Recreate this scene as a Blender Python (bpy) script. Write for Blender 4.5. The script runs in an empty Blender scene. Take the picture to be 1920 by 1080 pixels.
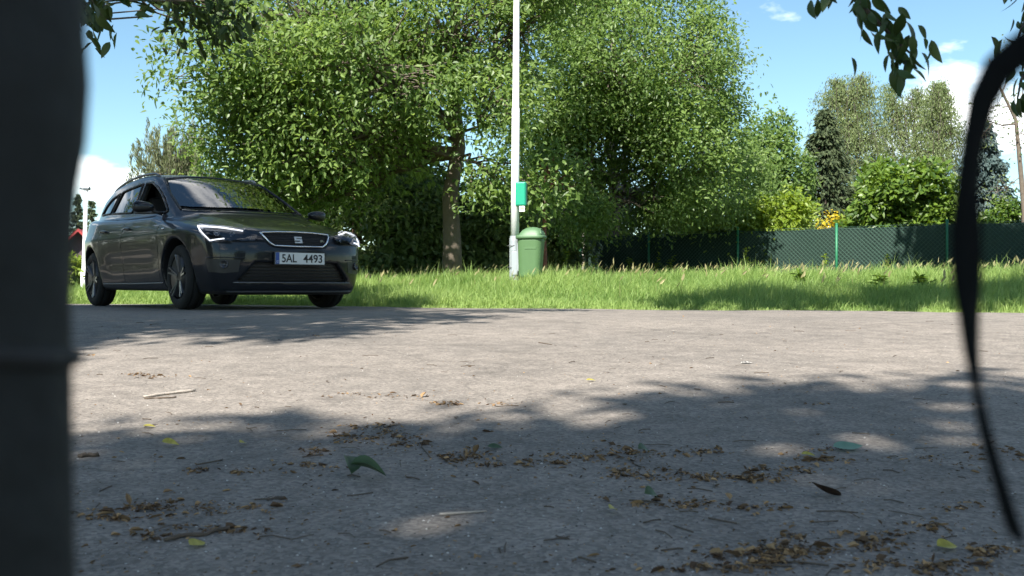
import bpy, bmesh, math, random
import numpy as np
from mathutils import Vector, Matrix
from mathutils.geometry import delaunay_2d_cdt

rng = np.random.default_rng(7)
random.seed(7)
scene = bpy.context.scene
COL = scene.collection
R = math.radians

# ------------------------------------------------------------------ camera
EYE = 0.50                                   # camera height above the world origin
cam_d = bpy.data.cameras.new('camera')
cam = bpy.data.objects.new('camera', cam_d)
COL.objects.link(cam)
cam.location = (0, 0, EYE)
cam.rotation_euler = (R(90.09), 0, 0)
cam_d.sensor_width = 36.0
cam_d.lens = 36.0 * 1862.0 / 1920.0
cam_d.clip_start = 0.02
cam_d.clip_end = 2000
cam_d.dof.use_dof = True
cam_d.dof.focus_distance = 5.0
cam_d.dof.aperture_fstop = cam_d.lens / 3.8   # about 3.8 mm of aperture: only things at arm's length go soft
scene.camera = cam

# ------------------------------------------------------------------ light
SUN_EL, SUN_AZ = 46.0, 203.0                 # sun behind the camera, to its left
sun_dir = Vector((math.sin(R(SUN_AZ)) * math.cos(R(SUN_EL)), math.cos(R(SUN_AZ)) * math.cos(R(SUN_EL)), math.sin(R(SUN_EL))))
world = bpy.data.worlds.new('World')
scene.world = world
world.use_nodes = True
nt = world.node_tree
nt.nodes.clear()
w_out = nt.nodes.new('ShaderNodeOutputWorld')
w_bg = nt.nodes.new('ShaderNodeBackground')
w_sky = nt.nodes.new('ShaderNodeTexSky')
w_sky.sky_type = 'NISHITA'
w_sky.sun_disc = False
w_sky.sun_elevation = R(SUN_EL)
w_sky.sun_rotation = R(SUN_AZ)
w_sky.air_density = 1.0
w_sky.dust_density = 0.0
w_sky.ozone_density = 1.6
w_bg.inputs['Strength'].default_value = 0.067
# fair-weather clouds: noise over the whole sky, brightness raised to fill the shade
w_tc = nt.nodes.new('ShaderNodeTexCoord')
w_map = nt.nodes.new('ShaderNodeMapping')
w_map.inputs['Scale'].default_value = (1.0, 1.0, 2.6)
w_map.inputs['Location'].default_value = (0.3583, 6.9016, 5.3563)
w_noise = nt.nodes.new('ShaderNodeTexNoise')
w_noise.inputs['Scale'].default_value = 3.1
w_noise.inputs['Detail'].default_value = 7
w_noise.inputs['Roughness'].default_value = 0.55
w_ramp = nt.nodes.new('ShaderNodeValToRGB')
w_ramp.color_ramp.elements[0].position = 0.562
w_ramp.color_ramp.elements[1].position = 0.70
w_mul2 = nt.nodes.new('ShaderNodeMath'); w_mul2.operation = 'MULTIPLY'
w_mul2.inputs[1].default_value = 0.9
w_mix = nt.nodes.new('ShaderNodeMixRGB')
w_mix.inputs['Color2'].default_value = (20.0, 19.2, 18.2, 1)
L = nt.links.new
L(w_tc.outputs['Generated'], w_map.inputs['Vector'])
L(w_map.outputs['Vector'], w_noise.inputs['Vector'])
L(w_noise.outputs['Fac'], w_ramp.inputs['Fac'])
L(w_ramp.outputs['Color'], w_mul2.inputs[0])
L(w_mul2.outputs['Value'], w_mix.inputs['Fac'])
w_tint = nt.nodes.new('ShaderNodeMixRGB'); w_tint.blend_type = 'MULTIPLY'; w_tint.inputs['Fac'].default_value = 1.0
w_tint.inputs['Color2'].default_value = (.88, 1.03, 1.0, 1)
L(w_sky.outputs['Color'], w_tint.inputs['Color1'])
L(w_tint.outputs['Color'], w_mix.inputs['Color1'])
L(w_mix.outputs['Color'], w_bg.inputs['Color'])
L(w_bg.outputs['Background'], w_out.inputs['Surface'])

sun_l = bpy.data.lights.new('sun', 'SUN')
sun_l.energy = 4.5
sun_l.angle = R(0.53)
sun_l.color = (1.0, 0.95, 0.87)
sun = bpy.data.objects.new('sun', sun_l)
COL.objects.link(sun)
sun.rotation_euler = sun_dir.to_track_quat('Z', 'Y').to_euler()

vs = scene.view_settings
vs.view_transform = 'Standard'
vs.look = 'None'
vs.exposure = 1.43
vs.gamma = 1.0
vs.use_curve_mapping = False
scene.render.film_transparent = False
scene.cycles.use_denoising = True
scene.cycles.max_bounces = 6
scene.cycles.transparent_max_bounces = 8
scene.cycles.caustics_reflective = False
scene.cycles.caustics_refractive = False
scene.cycles.sample_clamp_indirect = 6.0

# ------------------------------------------------------------------ materials
def new_mat(name):
    m = bpy.data.materials.new(name)
    m.use_nodes = True
    n = m.node_tree.nodes
    b = n['Principled BSDF']
    return m, m.node_tree, b

def set_in(b, **kw):
    for k, v in kw.items():
        k = k.replace('_', ' ')
        if k in b.inputs:
            b.inputs[k].default_value = v

def plain(name, col, rough=0.6, metal=0.0, var=0.12, vscale=20.0, bump=0.0, bscale=120.0, coat=0.0, spec=0.5, emit=None):
    """principled surface with noise-driven colour variation and fine relief"""
    m, t, b = new_mat(name)
    set_in(b, Roughness=rough, Metallic=metal, Coat_Weight=coat, Specular_IOR_Level=spec)
    b.inputs['Coat Roughness'].default_value = 0.03
    tc = t.nodes.new('ShaderNodeTexCoord')
    nz = t.nodes.new('ShaderNodeTexNoise')
    nz.inputs['Scale'].default_value = vscale
    nz.inputs['Detail'].default_value = 5
    t.links.new(tc.outputs['Object'], nz.inputs['Vector'])
    mx = t.nodes.new('ShaderNodeMixRGB')
    lo = tuple(c * (1 - var) for c in col); hi = tuple(min(1, c * (1 + var)) for c in col)
    mx.inputs['Color1'].default_value = (*lo, 1)
    mx.inputs['Color2'].default_value = (*hi, 1)
    t.links.new(nz.outputs['Fac'], mx.inputs['Fac'])
    t.links.new(mx.outputs['Color'], b.inputs['Base Color'])
    if bump:
        n2 = t.nodes.new('ShaderNodeTexNoise')
        n2.inputs['Scale'].default_value = bscale
        n2.inputs['Detail'].default_value = 4
        t.links.new(tc.outputs['Object'], n2.inputs['Vector'])
        bp = t.nodes.new('ShaderNodeBump')
        bp.inputs['Strength'].default_value = bump
        bp.inputs['Distance'].default_value = 0.01
        t.links.new(n2.outputs['Fac'], bp.inputs['Height'])
        t.links.new(bp.outputs['Normal'], b.inputs['Normal'])
    if emit:
        b.inputs['Emission Color'].default_value = (*emit[0], 1)
        b.inputs['Emission Strength'].default_value = emit[1]
    return m

def leaf_mat(name, c_dark, c_light, trans=0.3, rough=0.45, spec=0.35, c_back=None):
    """leaf colour varies leaf by leaf (attribute v); part of the light passes through"""
    m, t, b = new_mat(name)
    set_in(b, Roughness=rough, Specular_IOR_Level=spec)
    at = t.nodes.new('ShaderNodeAttribute'); at.attribute_name = 'v'
    mx = t.nodes.new('ShaderNodeMixRGB')
    mx.inputs['Color1'].default_value = (*c_dark, 1); mx.inputs['Color2'].default_value = (*c_light, 1)
    t.links.new(at.outputs['Fac'], mx.inputs['Fac'])
    t.links.new(mx.outputs['Color'], b.inputs['Base Color'])
    tr = t.nodes.new('ShaderNodeBsdfTranslucent')
    hs = t.nodes.new('ShaderNodeHueSaturation')
    hs.inputs['Hue'].default_value = 0.485; hs.inputs['Saturation'].default_value = 1.1; hs.inputs['Value'].default_value = 1.5
    t.links.new(mx.outputs['Color'], hs.inputs['Color'])
    t.links.new(hs.outputs['Color'], tr.inputs['Color'])
    ms = t.nodes.new('ShaderNodeMixShader'); ms.inputs['Fac'].default_value = trans
    t.links.new(b.outputs['BSDF'], ms.inputs[1]); t.links.new(tr.outputs['BSDF'], ms.inputs[2])
    t.links.new(ms.outputs['Shader'], t.nodes['Material Output'].inputs['Surface'])
    return m

# ------------------------------------------------------------------ mesh helpers
def tag(o, label=None, cat=None, group=None, kind=None):
    if label: o['label'] = label
    if cat: o['category'] = cat
    if group: o['group'] = group
    if kind: o['kind'] = kind
    return o

def empty(name, loc=(0, 0, 0), rz=0.0):
    o = bpy.data.objects.new(name, None)
    o.location = loc; o.rotation_euler = (0, 0, rz)
    o.empty_display_size = 0.2
    COL.objects.link(o)
    return o

def link(name, me, mats, parent=None):
    if not isinstance(mats, (list, tuple)): mats = [mats]
    for m in mats: me.materials.append(m)
    o = bpy.data.objects.new(name, me)
    COL.objects.link(o)
    if parent is not None: o.parent = parent
    return o

def np_mesh(name, V, F, smooth=True, mi=None, attr=None):
    """V (n,3); F list of arrays (each (k,3) or (k,4))"""
    me = bpy.data.meshes.new(name)
    if not isinstance(F, list): F = [F]
    F = [np.asarray(f, np.int32) for f in F if len(f)]
    nl = sum(f.size for f in F); nf = sum(len(f) for f in F)
    me.vertices.add(len(V)); me.vertices.foreach_set('co', np.asarray(V, np.float32).ravel())
    me.loops.add(nl); me.loops.foreach_set('vertex_index', np.concatenate([f.ravel() for f in F]))
    me.polygons.add(nf)
    tot = np.concatenate([np.full(len(f), f.shape[1], np.int32) for f in F])
    st = np.concatenate([[0], np.cumsum(tot)[:-1]]).astype(np.int32)
    me.polygons.foreach_set('loop_start', st)
    me.polygons.foreach_set('loop_total', tot)
    me.polygons.foreach_set('use_smooth', np.full(nf, smooth, bool))
    if mi is not None: me.polygons.foreach_set('material_index', np.asarray(mi, np.int32))
    if attr is not None:
        a = me.attributes.new('v', 'FLOAT', 'POINT'); a.data.foreach_set('value', np.asarray(attr, np.float32))
    me.update(calc_edges=True)
    me.validate()
    return me

def py_obj(name, V, F, mat, parent=None, smooth=False):
    me = bpy.data.meshes.new(name)
    me.from_pydata([tuple(v) for v in V], [], [tuple(f) for f in F])
    if smooth:
        for p in me.polygons: p.use_smooth = True
    me.update()
    return link(name, me, mat, parent)

def tubes(paths, sides=6, caps=True):
    """paths: list of (pts, radii) -> V, [quads, tris]"""
    VV, QQ, TT = [], [], []; off = 0
    ang = np.linspace(0, 2 * np.pi, sides, endpoint=False)
    for pts, rad in paths:
        pts = np.asarray(pts, float); n = len(pts)
        rad = np.broadcast_to(np.asarray(rad, float), (n,))
        tn = np.gradient(pts, axis=0); tn /= (np.linalg.norm(tn, axis=1)[:, None] + 1e-9)
        ref = np.array([0, 0, 1.0]) if abs(tn[:, 2]).mean() < 0.8 else np.array([1.0, 0, 0])
        a = np.cross(tn, ref); a /= (np.linalg.norm(a, axis=1)[:, None] + 1e-9)
        b = np.cross(tn, a)
        ring = pts[:, None, :] + rad[:, None, None] * (a[:, None, :] * np.cos(ang)[None, :, None] + b[:, None, :] * np.sin(ang)[None, :, None])
        VV.append(ring.reshape(-1, 3))
        i = np.arange(n - 1)[:, None] * sides; j = np.arange(sides)[None, :]; j2 = (j + 1) % sides
        q = np.stack([i + j, i + j2, i + sides + j2, i + sides + j], -1).reshape(-1, 4) + off
        QQ.append(q)
        if caps:
            base = off + n * sides
            VV.append(np.stack([pts[0], pts[-1]]))
            jj = np.arange(sides); jj2 = (jj + 1) % sides
            TT.append(np.stack([jj2 + off, jj + off, np.full(sides, base)], -1))
            e = off + (n - 1) * sides
            TT.append(np.stack([jj + e, jj2 + e, np.full(sides, base + 1)], -1))
            off += 2
        off += n * sides
    return np.concatenate(VV), [np.concatenate(QQ)] + ([np.concatenate(TT)] if TT else [])

def tube_obj(name, paths, mat, parent=None, sides=8, smooth=True):
    V, F = tubes(paths, sides)
    return link(name, np_mesh(name, V, F, smooth), mat, parent)

def lathe(profile, n=32, axis='z'):
    """profile [(r, h)] -> V, F; open ends stay open"""
    p = np.asarray(profile, float); a = np.linspace(0, 2 * np.pi, n, endpoint=False)
    V = np.stack([p[:, 0][:, None] * np.cos(a), p[:, 0][:, None] * np.sin(a), np.repeat(p[:, 1][:, None], n, 1)], -1).reshape(-1, 3)
    i = np.arange(len(p) - 1)[:, None] * n; j = np.arange(n)[None]; j2 = (j + 1) % n
    Q = np.stack([i + j, i + j2, i + n + j2, i + n + j], -1).reshape(-1, 4)
    if axis == 'y': V = V[:, [0, 2, 1]] * np.array([1, -1, 1])
    if axis == 'x': V = V[:, [2, 0, 1]]
    return V, Q

def bm_box(bm, c, s, rot=None, bevel=0.0, seg=2):
    r = bmesh.ops.create_cube(bm, size=1.0)
    vs_ = r['verts']
    M = Matrix.Diagonal((*s, 1))
    if rot is not None: M = rot.to_4x4() @ M
    M = Matrix.Translation(c) @ M
    bmesh.ops.transform(bm, matrix=M, verts=vs_)
    if bevel:
        es = list({e for v in vs_ for e in v.link_edges})
        bmesh.ops.bevel(bm, geom=es, offset=bevel, segments=seg, affect='EDGES', profile=0.5)

def bm_obj(name, bm, mat, parent=None, smooth=False):
    me = bpy.data.meshes.new(name)
    bm.to_mesh(me); bm.free()
    if smooth:
        for p in me.polygons: p.use_smooth = True
    return link(name, me, mat, parent)

def unit(a): return a / (np.linalg.norm(a, axis=-1, keepdims=True) + 1e-9)

LEAF_A = np.array([0, .28, .66, 1, .66, .28]); LEAF_B = np.array([0, -.46, -.40, 0, .40, .46])
def leaves(P, D, N, Ln, Wd, var, fold=0.18, curl=0.12):
    """pointed folded leaves: 6 verts, 2 quads each"""
    D = unit(D); S = unit(np.cross(N, D)); N = np.cross(D, S)
    a = LEAF_A[None, :, None]; b = LEAF_B[None, :, None]
    V = P[:, None, :] + D[:, None, :] * (a * Ln[:, None, None]) + S[:, None, :] * (b * Wd[:, None, None]) \
        + N[:, None, :] * ((np.abs(b) * fold * 2) * Wd[:, None, None] - (a ** 2) * curl * Ln[:, None, None])
    n = len(P); k = np.arange(n)[:, None] * 6
    Q = np.concatenate([k + np.array([[0, 1, 2, 3]]), k + np.array([[0, 3, 4, 5]])])
    return V.reshape(-1, 3), Q, np.repeat(var, 6)

def rdir(n, r=None):
    r = r or rng
    v = r.normal(size=(n, 3)); return unit(v)

# ------------------------------------------------------------------ ground shape
EDGE = np.array([(-60, 33), (-30, 23), (-12, 16.6), (-7, 14.5), (-5.2, 13.75), (-3.3, 13.0), (-1.9, 11.75), (.2, 10.4), (2.65, 9.35), (4.4, 8.6), (8, 7.2), (30, -1), (60, -12)], float)
def edge_y(x):
    return np.interp(x, EDGE[:, 0], EDGE[:, 1]) + 0.05 * np.sin(np.asarray(x) * 3.1) + 0.04 * np.sin(np.asarray(x) * 7.7 + 1) + 0.03 * np.sin(np.asarray(x) * 17.3 + 2)
def sstep(a, b, v):
    t = np.clip((np.asarray(v, float) - a) / (b - a), 0, 1); return t * t * (3 - 2 * t)
def gz(x, y):
    """ground height (world z)"""
    x = np.asarray(x, float); y = np.asarray(y, float)
    a = -.535 + .042 * y; b = -.205 + 0 * y; k = .06
    h = np.clip(.5 + .5 * (b - a) / k, 0, 1); z = b + (a - b) * h - k * h * (1 - h)
    s = y - edge_y(x)
    m = sstep(-11, -5, x)
    z = z + sstep(0, 6, s) * (.27 * m - .13 * (1 - m)) * 1.0
    z = z + .006 * np.sin(x * 1.7 + y * .6) * np.sin(y * 1.3 - x * .4)
    return z + EYE
def pix(px, py, d):
    """a point at depth d that the photograph shows at px, py"""
    return Vector(((px - 960) / 1862 * d, d, EYE + (543 - py) / 1862 * d))

def road_at(px, py):
    """where the photograph's line of sight meets the road"""
    px = np.asarray(px, float); py = np.asarray(py, float); d = np.full(np.broadcast(px, py).shape, 3.0)
    for _ in range(60):
        x = (px - 960) / 1862 * d; h = EYE - gz(x, d) - .006; d = .5 * d + .5 * h * 1862 / np.maximum(1, py - 543)
    x = (px - 960) / 1862 * d
    return np.stack([x, d, gz(x, d) + .006], -1)
# ------------------------------------------------------------------ ground
def asphalt():
    m, t, b = new_mat('asphalt')
    tc = t.nodes.new('ShaderNodeTexCoord')
    def noise(sc, det=4, ro=.55):
        n = t.nodes.new('ShaderNodeTexNoise'); n.inputs['Scale'].default_value = sc; n.inputs['Detail'].default_value = det; n.inputs['Roughness'].default_value = ro
        t.links.new(tc.outputs['Object'], n.inputs['Vector']); return n
    n1 = noise(.8, 6); n2 = noise(9, 5); n3 = noise(160, 3, .7)
    vo = t.nodes.new('ShaderNodeTexVoronoi'); vo.inputs['Scale'].default_value = 115
    t.links.new(tc.outputs['Object'], vo.inputs['Vector'])
    cr = t.nodes.new('ShaderNodeValToRGB')
    cr.color_ramp.elements[0].position = .25; cr.color_ramp.elements[0].color = (.154, .137, .120, 1)
    cr.color_ramp.elements[1].position = .8; cr.color_ramp.elements[1].color = (.238, .207, .177, 1)
    t.links.new(n1.outputs['Fac'], cr.inputs['Fac'])
    # stones of the aggregate: each cell has its own tone
    sp = t.nodes.new('ShaderNodeSeparateColor'); t.links.new(vo.outputs['Color'], sp.inputs['Color'])
    mr = t.nodes.new('ShaderNodeMapRange'); mr.inputs['To Min'].default_value = .68; mr.inputs['To Max'].default_value = 1.36
    t.links.new(sp.outputs['Red'], mr.inputs['Value'])
    mr2 = t.nodes.new('ShaderNodeMapRange'); mr2.inputs['From Min'].default_value = .3; mr2.inputs['From Max'].default_value = .7; mr2.inputs['To Min'].default_value = .8; mr2.inputs['To Max'].default_value = 1.18
    t.links.new(n2.outputs['Fac'], mr2.inputs['Value'])
    mu = t.nodes.new('ShaderNodeMath'); mu.operation = 'MULTIPLY'
    t.links.new(mr.outputs['Result'], mu.inputs[0]); t.links.new(mr2.outputs['Result'], mu.inputs[1])
    vm = t.nodes.new('ShaderNodeVectorMath'); vm.operation = 'SCALE'
    t.links.new(cr.outputs['Color'], vm.inputs[0]); t.links.new(mu.outputs['Value'], vm.inputs['Scale'])
    # hairline cracks and old damp stains with their own shapes
    nw = noise(1.6, 4); ad0 = t.nodes.new('ShaderNodeVectorMath'); ad0.operation = 'MULTIPLY_ADD'; ad0.inputs[1].default_value = (.55, .55, .55)
    t.links.new(nw.outputs['Color'], ad0.inputs[0]); t.links.new(tc.outputs['Object'], ad0.inputs[2])
    vc = t.nodes.new('ShaderNodeTexVoronoi'); vc.feature = 'DISTANCE_TO_EDGE'; vc.inputs['Scale'].default_value = .62
    t.links.new(ad0.outputs['Vector'], vc.inputs['Vector'])
    ck = t.nodes.new('ShaderNodeMapRange'); ck.inputs['From Min'].default_value = .002; ck.inputs['From Max'].default_value = .007; ck.inputs['To Min'].default_value = .78; ck.inputs['To Max'].default_value = 1
    t.links.new(vc.outputs['Distance'], ck.inputs['Value'])
    n5 = noise(2.3, 7, .62); st = t.nodes.new('ShaderNodeMapRange'); st.inputs['From Min'].default_value = .52; st.inputs['From Max'].default_value = .68; st.inputs['To Min'].default_value = 1; st.inputs['To Max'].default_value = .80
    t.links.new(n5.outputs['Fac'], st.inputs['Value'])
    m3 = t.nodes.new('ShaderNodeMath'); m3.operation = 'MULTIPLY'; t.links.new(ck.outputs['Result'], m3.inputs[0]); t.links.new(st.outputs['Result'], m3.inputs[1])
    vm2 = t.nodes.new('ShaderNodeVectorMath'); vm2.operation = 'SCALE'; t.links.new(vm.outputs['Vector'], vm2.inputs[0]); t.links.new(m3.outputs['Value'], vm2.inputs['Scale'])
    t.links.new(vm2.outputs['Vector'], b.inputs['Base Color'])
    b.inputs['Roughness'].default_value = .88
    ad = t.nodes.new('ShaderNodeMath'); ad.operation = 'ADD'
    t.links.new(n3.outputs['Fac'], ad.inputs[0]); t.links.new(vo.outputs['Distance'], ad.inputs[1])
    bp = t.nodes.new('ShaderNodeBump'); bp.inputs['Strength'].default_value = .38; bp.inputs['Distance'].default_value = .006
    t.links.new(ad.outputs['Value'], bp.inputs['Height'])
    t.links.new(bp.outputs['Normal'], b.inputs['Normal'])
    return m
M_ASPH = asphalt()
M_SOIL = plain('soil', (.075, .068, .035), .95, var=.4, vscale=3, bump=.4, bscale=30)

def grid_faces(nu, nv):
    i = np.arange(nu - 1)[:, None] * nv; j = np.arange(nv - 1)[None]
    return np.stack([i + j, i + nv + j, i + nv + j + 1, i + j + 1], -1).reshape(-1, 4)

# terrain: fine near the place, coarse out to the horizon; sinks under the road sheet
xs = np.concatenate([np.linspace(-900, -60, 12)[:-1], np.linspace(-60, 60, 161), np.linspace(60, 900, 12)[1:]])
ys = np.concatenate([np.linspace(-60, -10, 8)[:-1], np.linspace(-10, 60, 141), np.linspace(60, 1500, 16)[1:]])
X, Y = np.meshgrid(xs, ys, indexing='ij')
Z = gz(np.clip(X, -60, 60), np.clip(Y, -60, 60))
sd = Y - edge_y(np.clip(X, -60, 60))
Z = Z - .06 * (1 - sstep(-.25, .15, sd)) - .0
o = link('ground', np_mesh('ground', np.stack([X, Y, Z], -1).reshape(-1, 3), grid_faces(len(xs), len(ys))), M_SOIL)
tag(o, 'grassy earth verge rising gently behind the road', 'ground', kind='structure')
# road: sheet from behind the camera to its ragged far edge
xs = np.concatenate([np.linspace(-60, -8, 60)[:-1], np.linspace(-8, 8, 260), np.linspace(8, 60, 60)[1:]])
tt = np.linspace(0, 1, 90)
X = np.repeat(xs[:, None], 90, 1)
e = edge_y(xs) + .02 * np.sin(xs * 23) + rng.normal(0, .012, len(xs))
Y = -25 + (e[:, None] + 25) * (1 - (1 - tt[None]) ** 1.6)
Z = gz(X, Y) + .006
Z[:, -1] -= .03
o = link('road', np_mesh('road', np.stack([X, Y, Z], -1).reshape(-1, 3), grid_faces(len(xs), 90)), M_ASPH)
tag(o, 'pale worn asphalt road with dappled shade', 'road', kind='structure')
def smax(a,b,k):
    h=np.clip(0.5+0.5*(a-b)/k,0,1)
    return b+(a-b)*h+k*h*(1-h)
def smin(a,b,k): return -smax(-a,-b,k)
def itp(v,pts):
    p=np.array(pts,float); o=np.argsort(p[:,0]); p=p[o]
    return np.interp(v,p[:,0],p[:,1])
_tab={}
def spl(v,pts):
    # smoothed piecewise-linear: table + box blur
    key=tuple(map(tuple,pts))
    if key not in _tab:
        p=np.array(sorted(pts),float); xs=np.linspace(p[0,0]-.4,p[-1,0]+.4,1200)
        sl0=(p[1,1]-p[0,1])/(p[1,0]-p[0,0]); sl1=(p[-1,1]-p[-2,1])/(p[-1,0]-p[-2,0])
        ys=np.interp(xs,p[:,0],p[:,1]); ys=np.where(xs<p[0,0],p[0,1]+sl0*(xs-p[0,0]),ys); ys=np.where(xs>p[-1,0],p[-1,1]+sl1*(xs-p[-1,0]),ys)
        w=max(3,int(0.35*np.min(np.diff(p[:,0]))/(xs[1]-xs[0]))*2+1); ker=np.ones(w)/w
        for _ in range(2):
            ys=np.convolve(np.pad(ys,w//2,mode='edge'),ker,'valid')
        _tab[key]=(xs,ys)
    xs,ys=_tab[key]
    return np.interp(v,xs,ys)
def F_low(x,y,z):
    a=np.abs(y)
    wl=spl(z,[(.14,.79),(.25,.85),(.40,.885),(.58,.898),(.70,.905),(.765,.912),(.83,.885),(.92,.862),(1.0,.835),(1.1,.78)])
    px=spl(x,[(-3.66,.66),(-3.3,.83),(-2.95,.94),(-2.5,.995),(-2.2,1),(-1.4,.995),(-.3,.99),(.1,.985),(.35,.96),(.6,.91),(.88,.82)])
    fl=0.016*np.exp(-(((x)**2+(z-.45)**2)/.22))+0.016*np.exp(-(((x+2.636)**2+(z-.45)**2)/.22))
    # light hollow along the lower doors
    fl=fl-0.014*np.exp(-((z-.47)/.10)**2)*np.clip((x+2.2)/.3,0,1)*np.clip((-.35-x)/.3,0,1)
    side=a-(wl*px+fl)
    xf=spl(z,[(.11,.76),(.21,.83),(.34,.862),(.45,.872),(.55,.872),(.64,.858),(.71,.835),(.76,.80),(.82,.72)])-.055*(a/.5)**2-.13*(a/.86)**6
    front=x-xf
    zt=spl(x,[(.9,.68),(.8,.745),(.68,.79),(.45,.85),(.2,.905),(-.1,.955),(-.4,.985),(-.7,.985),(-1.5,.995),(-2.5,1.03),(-3.3,1.07),(-3.7,1.07)])
    hoodm=np.clip((x+.75)/.3,0,1)
    rib=0.012*np.exp(-((a-(.40+.16*np.clip((.8-x),0,1.3)))/.05)**2)*hoodm*np.clip((.75-x)/.25,0,1)
    top=z-(zt-(.075*(a/.8)**2.6)*hoodm-(.03*(a/.8)**2)*(1-hoodm)+rib)
    xr=spl(z,[(.14,-3.30),(.25,-3.40),(.4,-3.47),(.6,-3.49),(.75,-3.46),(.9,-3.41),(1.0,-3.37),(1.1,-3.30)])+.05*(a/.5)**2+.12*(a/.86)**6
    rear=xr-x
    zb=spl(x,[(-3.66,.30),(-3.2,.22),(-2.2,.19),(-.4,.18),(.4,.15),(.9,.14)])
    bot=zb-z
    f=smax(front*.95,top*.97,.07)
    f=smax(f,side,.06)
    f=smax(f,rear*.95,.08)
    f=smax(f,bot,.04)
    return f
def F_gh(x,y,z):
    a=np.abs(y)
    px=spl(x,[(-3.6,.66),(-3.2,.80),(-2.6,.945),(-1.9,1),(-1.2,1),(-.7,.985),(-.3,.95)])
    side=(a-(.80-(z-.95)*.38-.05*np.clip(z-1.2,0,1)**1.5)*px)*.91
    zr=spl(x,[(-.7,1.33),(-1.0,1.425),(-1.3,1.475),(-1.7,1.498),(-2.2,1.48),(-2.7,1.42),(-3.1,1.325),(-3.5,1.20)])-.03*(a/.6)**2
    top=z-zr
    ws=((x+.16+.16*(a/.65)**2)*.43+(z-.985)*.903)
    rr=-(x+3.42-(z-.98)*.62-.07*(a/.6)**2)*.85
    f=smax(ws,top,.06)
    f=smax(f,rr,.08)
    f=smax(f,side,.05)
    f=smax(f,.7-z,.02)
    return f
def F_out(x,y,z):
    return smin(F_low(x,y,z),F_gh(x,y,z),.025)
# ------------------------------------------------------------------ car: one implicit body, panels laid on it
def poly_sd(px, py, poly):
    """signed distance to a 2-D polygon (negative inside)"""
    P = np.asarray(poly, float); d = np.full(np.shape(px), 1e9); ins = np.zeros(np.shape(px), bool)
    for i in range(len(P)):
        a = P[i]; b = P[(i + 1) % len(P)]; e = b - a
        t = np.clip(((px - a[0]) * e[0] + (py - a[1]) * e[1]) / (e @ e), 0, 1)
        d = np.minimum(d, (px - a[0] - t * e[0]) ** 2 + (py - a[1] - t * e[1]) ** 2)
        c = ((a[1] > py) != (b[1] > py)) & (px < (b[0] - a[0]) * (py - a[1]) / (b[1] - a[1] + 1e-12) + a[0])
        ins ^= c
    d = np.sqrt(d); return np.where(ins, -d, d)

W_FRONT = [(-1.45, 1.365), (-1.25, 1.352), (-1.05, 1.285), (-.86, 1.20), (-.66, 1.09), (-.52, 1.0), (-.55, .985), (-1.46, 1.035)]
W_REAR = [(-1.56, 1.368), (-2.22, 1.325), (-2.32, 1.075), (-1.55, 1.04)]
W_QUARTER = [(-2.31, 1.315), (-2.62, 1.265), (-2.86, 1.19), (-3.0, 1.11), (-2.96, 1.095), (-2.41, 1.08)]
W_SCREEN = [(-.23, 0), (-.25, -.30), (-.33, -.55), (-.42, -.665), (-.75, -.625), (-1.16, -.535), (-1.22, -.30), (-1.235, 0), (-1.22, .30), (-1.16, .535), (-.75, .625), (-.42, .665), (-.33, .55), (-.25, .30)]
GRILLE = [(-.365, .738), (-.34, .69), (-.30, .635), (-.255, .604), (0, .598), (.255, .604), (.30, .635), (.34, .69), (.365, .738), (.2, .75), (0, .753), (-.2, .75)]
INTAKE = [(-.43, .452), (-.60, .268), (.60, .268), (.43, .452)]
def F_body(x, y, z):
    f = F_out(x, y, z); a = np.abs(y)
    for cx in (0.0, -2.636):
        r = np.sqrt((x - cx) ** 2 + (z - .335) ** 2)
        d = np.maximum(r - .362, .56 - a)
        f = smax(f, -d, .012)
    g = F_gh(x, y, z)
    inner = np.maximum(np.maximum(np.maximum(g + .055, .60 - z), x + .42), -2.95 - x)
    f = np.maximum(f, -inner)
    for poly in (W_FRONT, W_REAR, W_QUARTER):
        d = np.maximum(np.maximum(poly_sd(x, z, poly), .45 - a), g - .03)
        f = np.maximum(f, -np.maximum(d, -.11 - g))
    d = np.maximum(np.maximum(poly_sd(x, y, W_SCREEN), .9 - z), -.11 - g)
    f = np.maximum(f, -d)
    fo = F_low(x, y, z)
    d = np.maximum(np.maximum(poly_sd(y, z, INTAKE), .5 - x), -(fo + .05)); f = smax(f, -d, .008)
    d = np.maximum(np.maximum(poly_sd(y, z, GRILLE), .5 - x), -(fo + .022)); f = smax(f, -d, .006)
    return f

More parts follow.
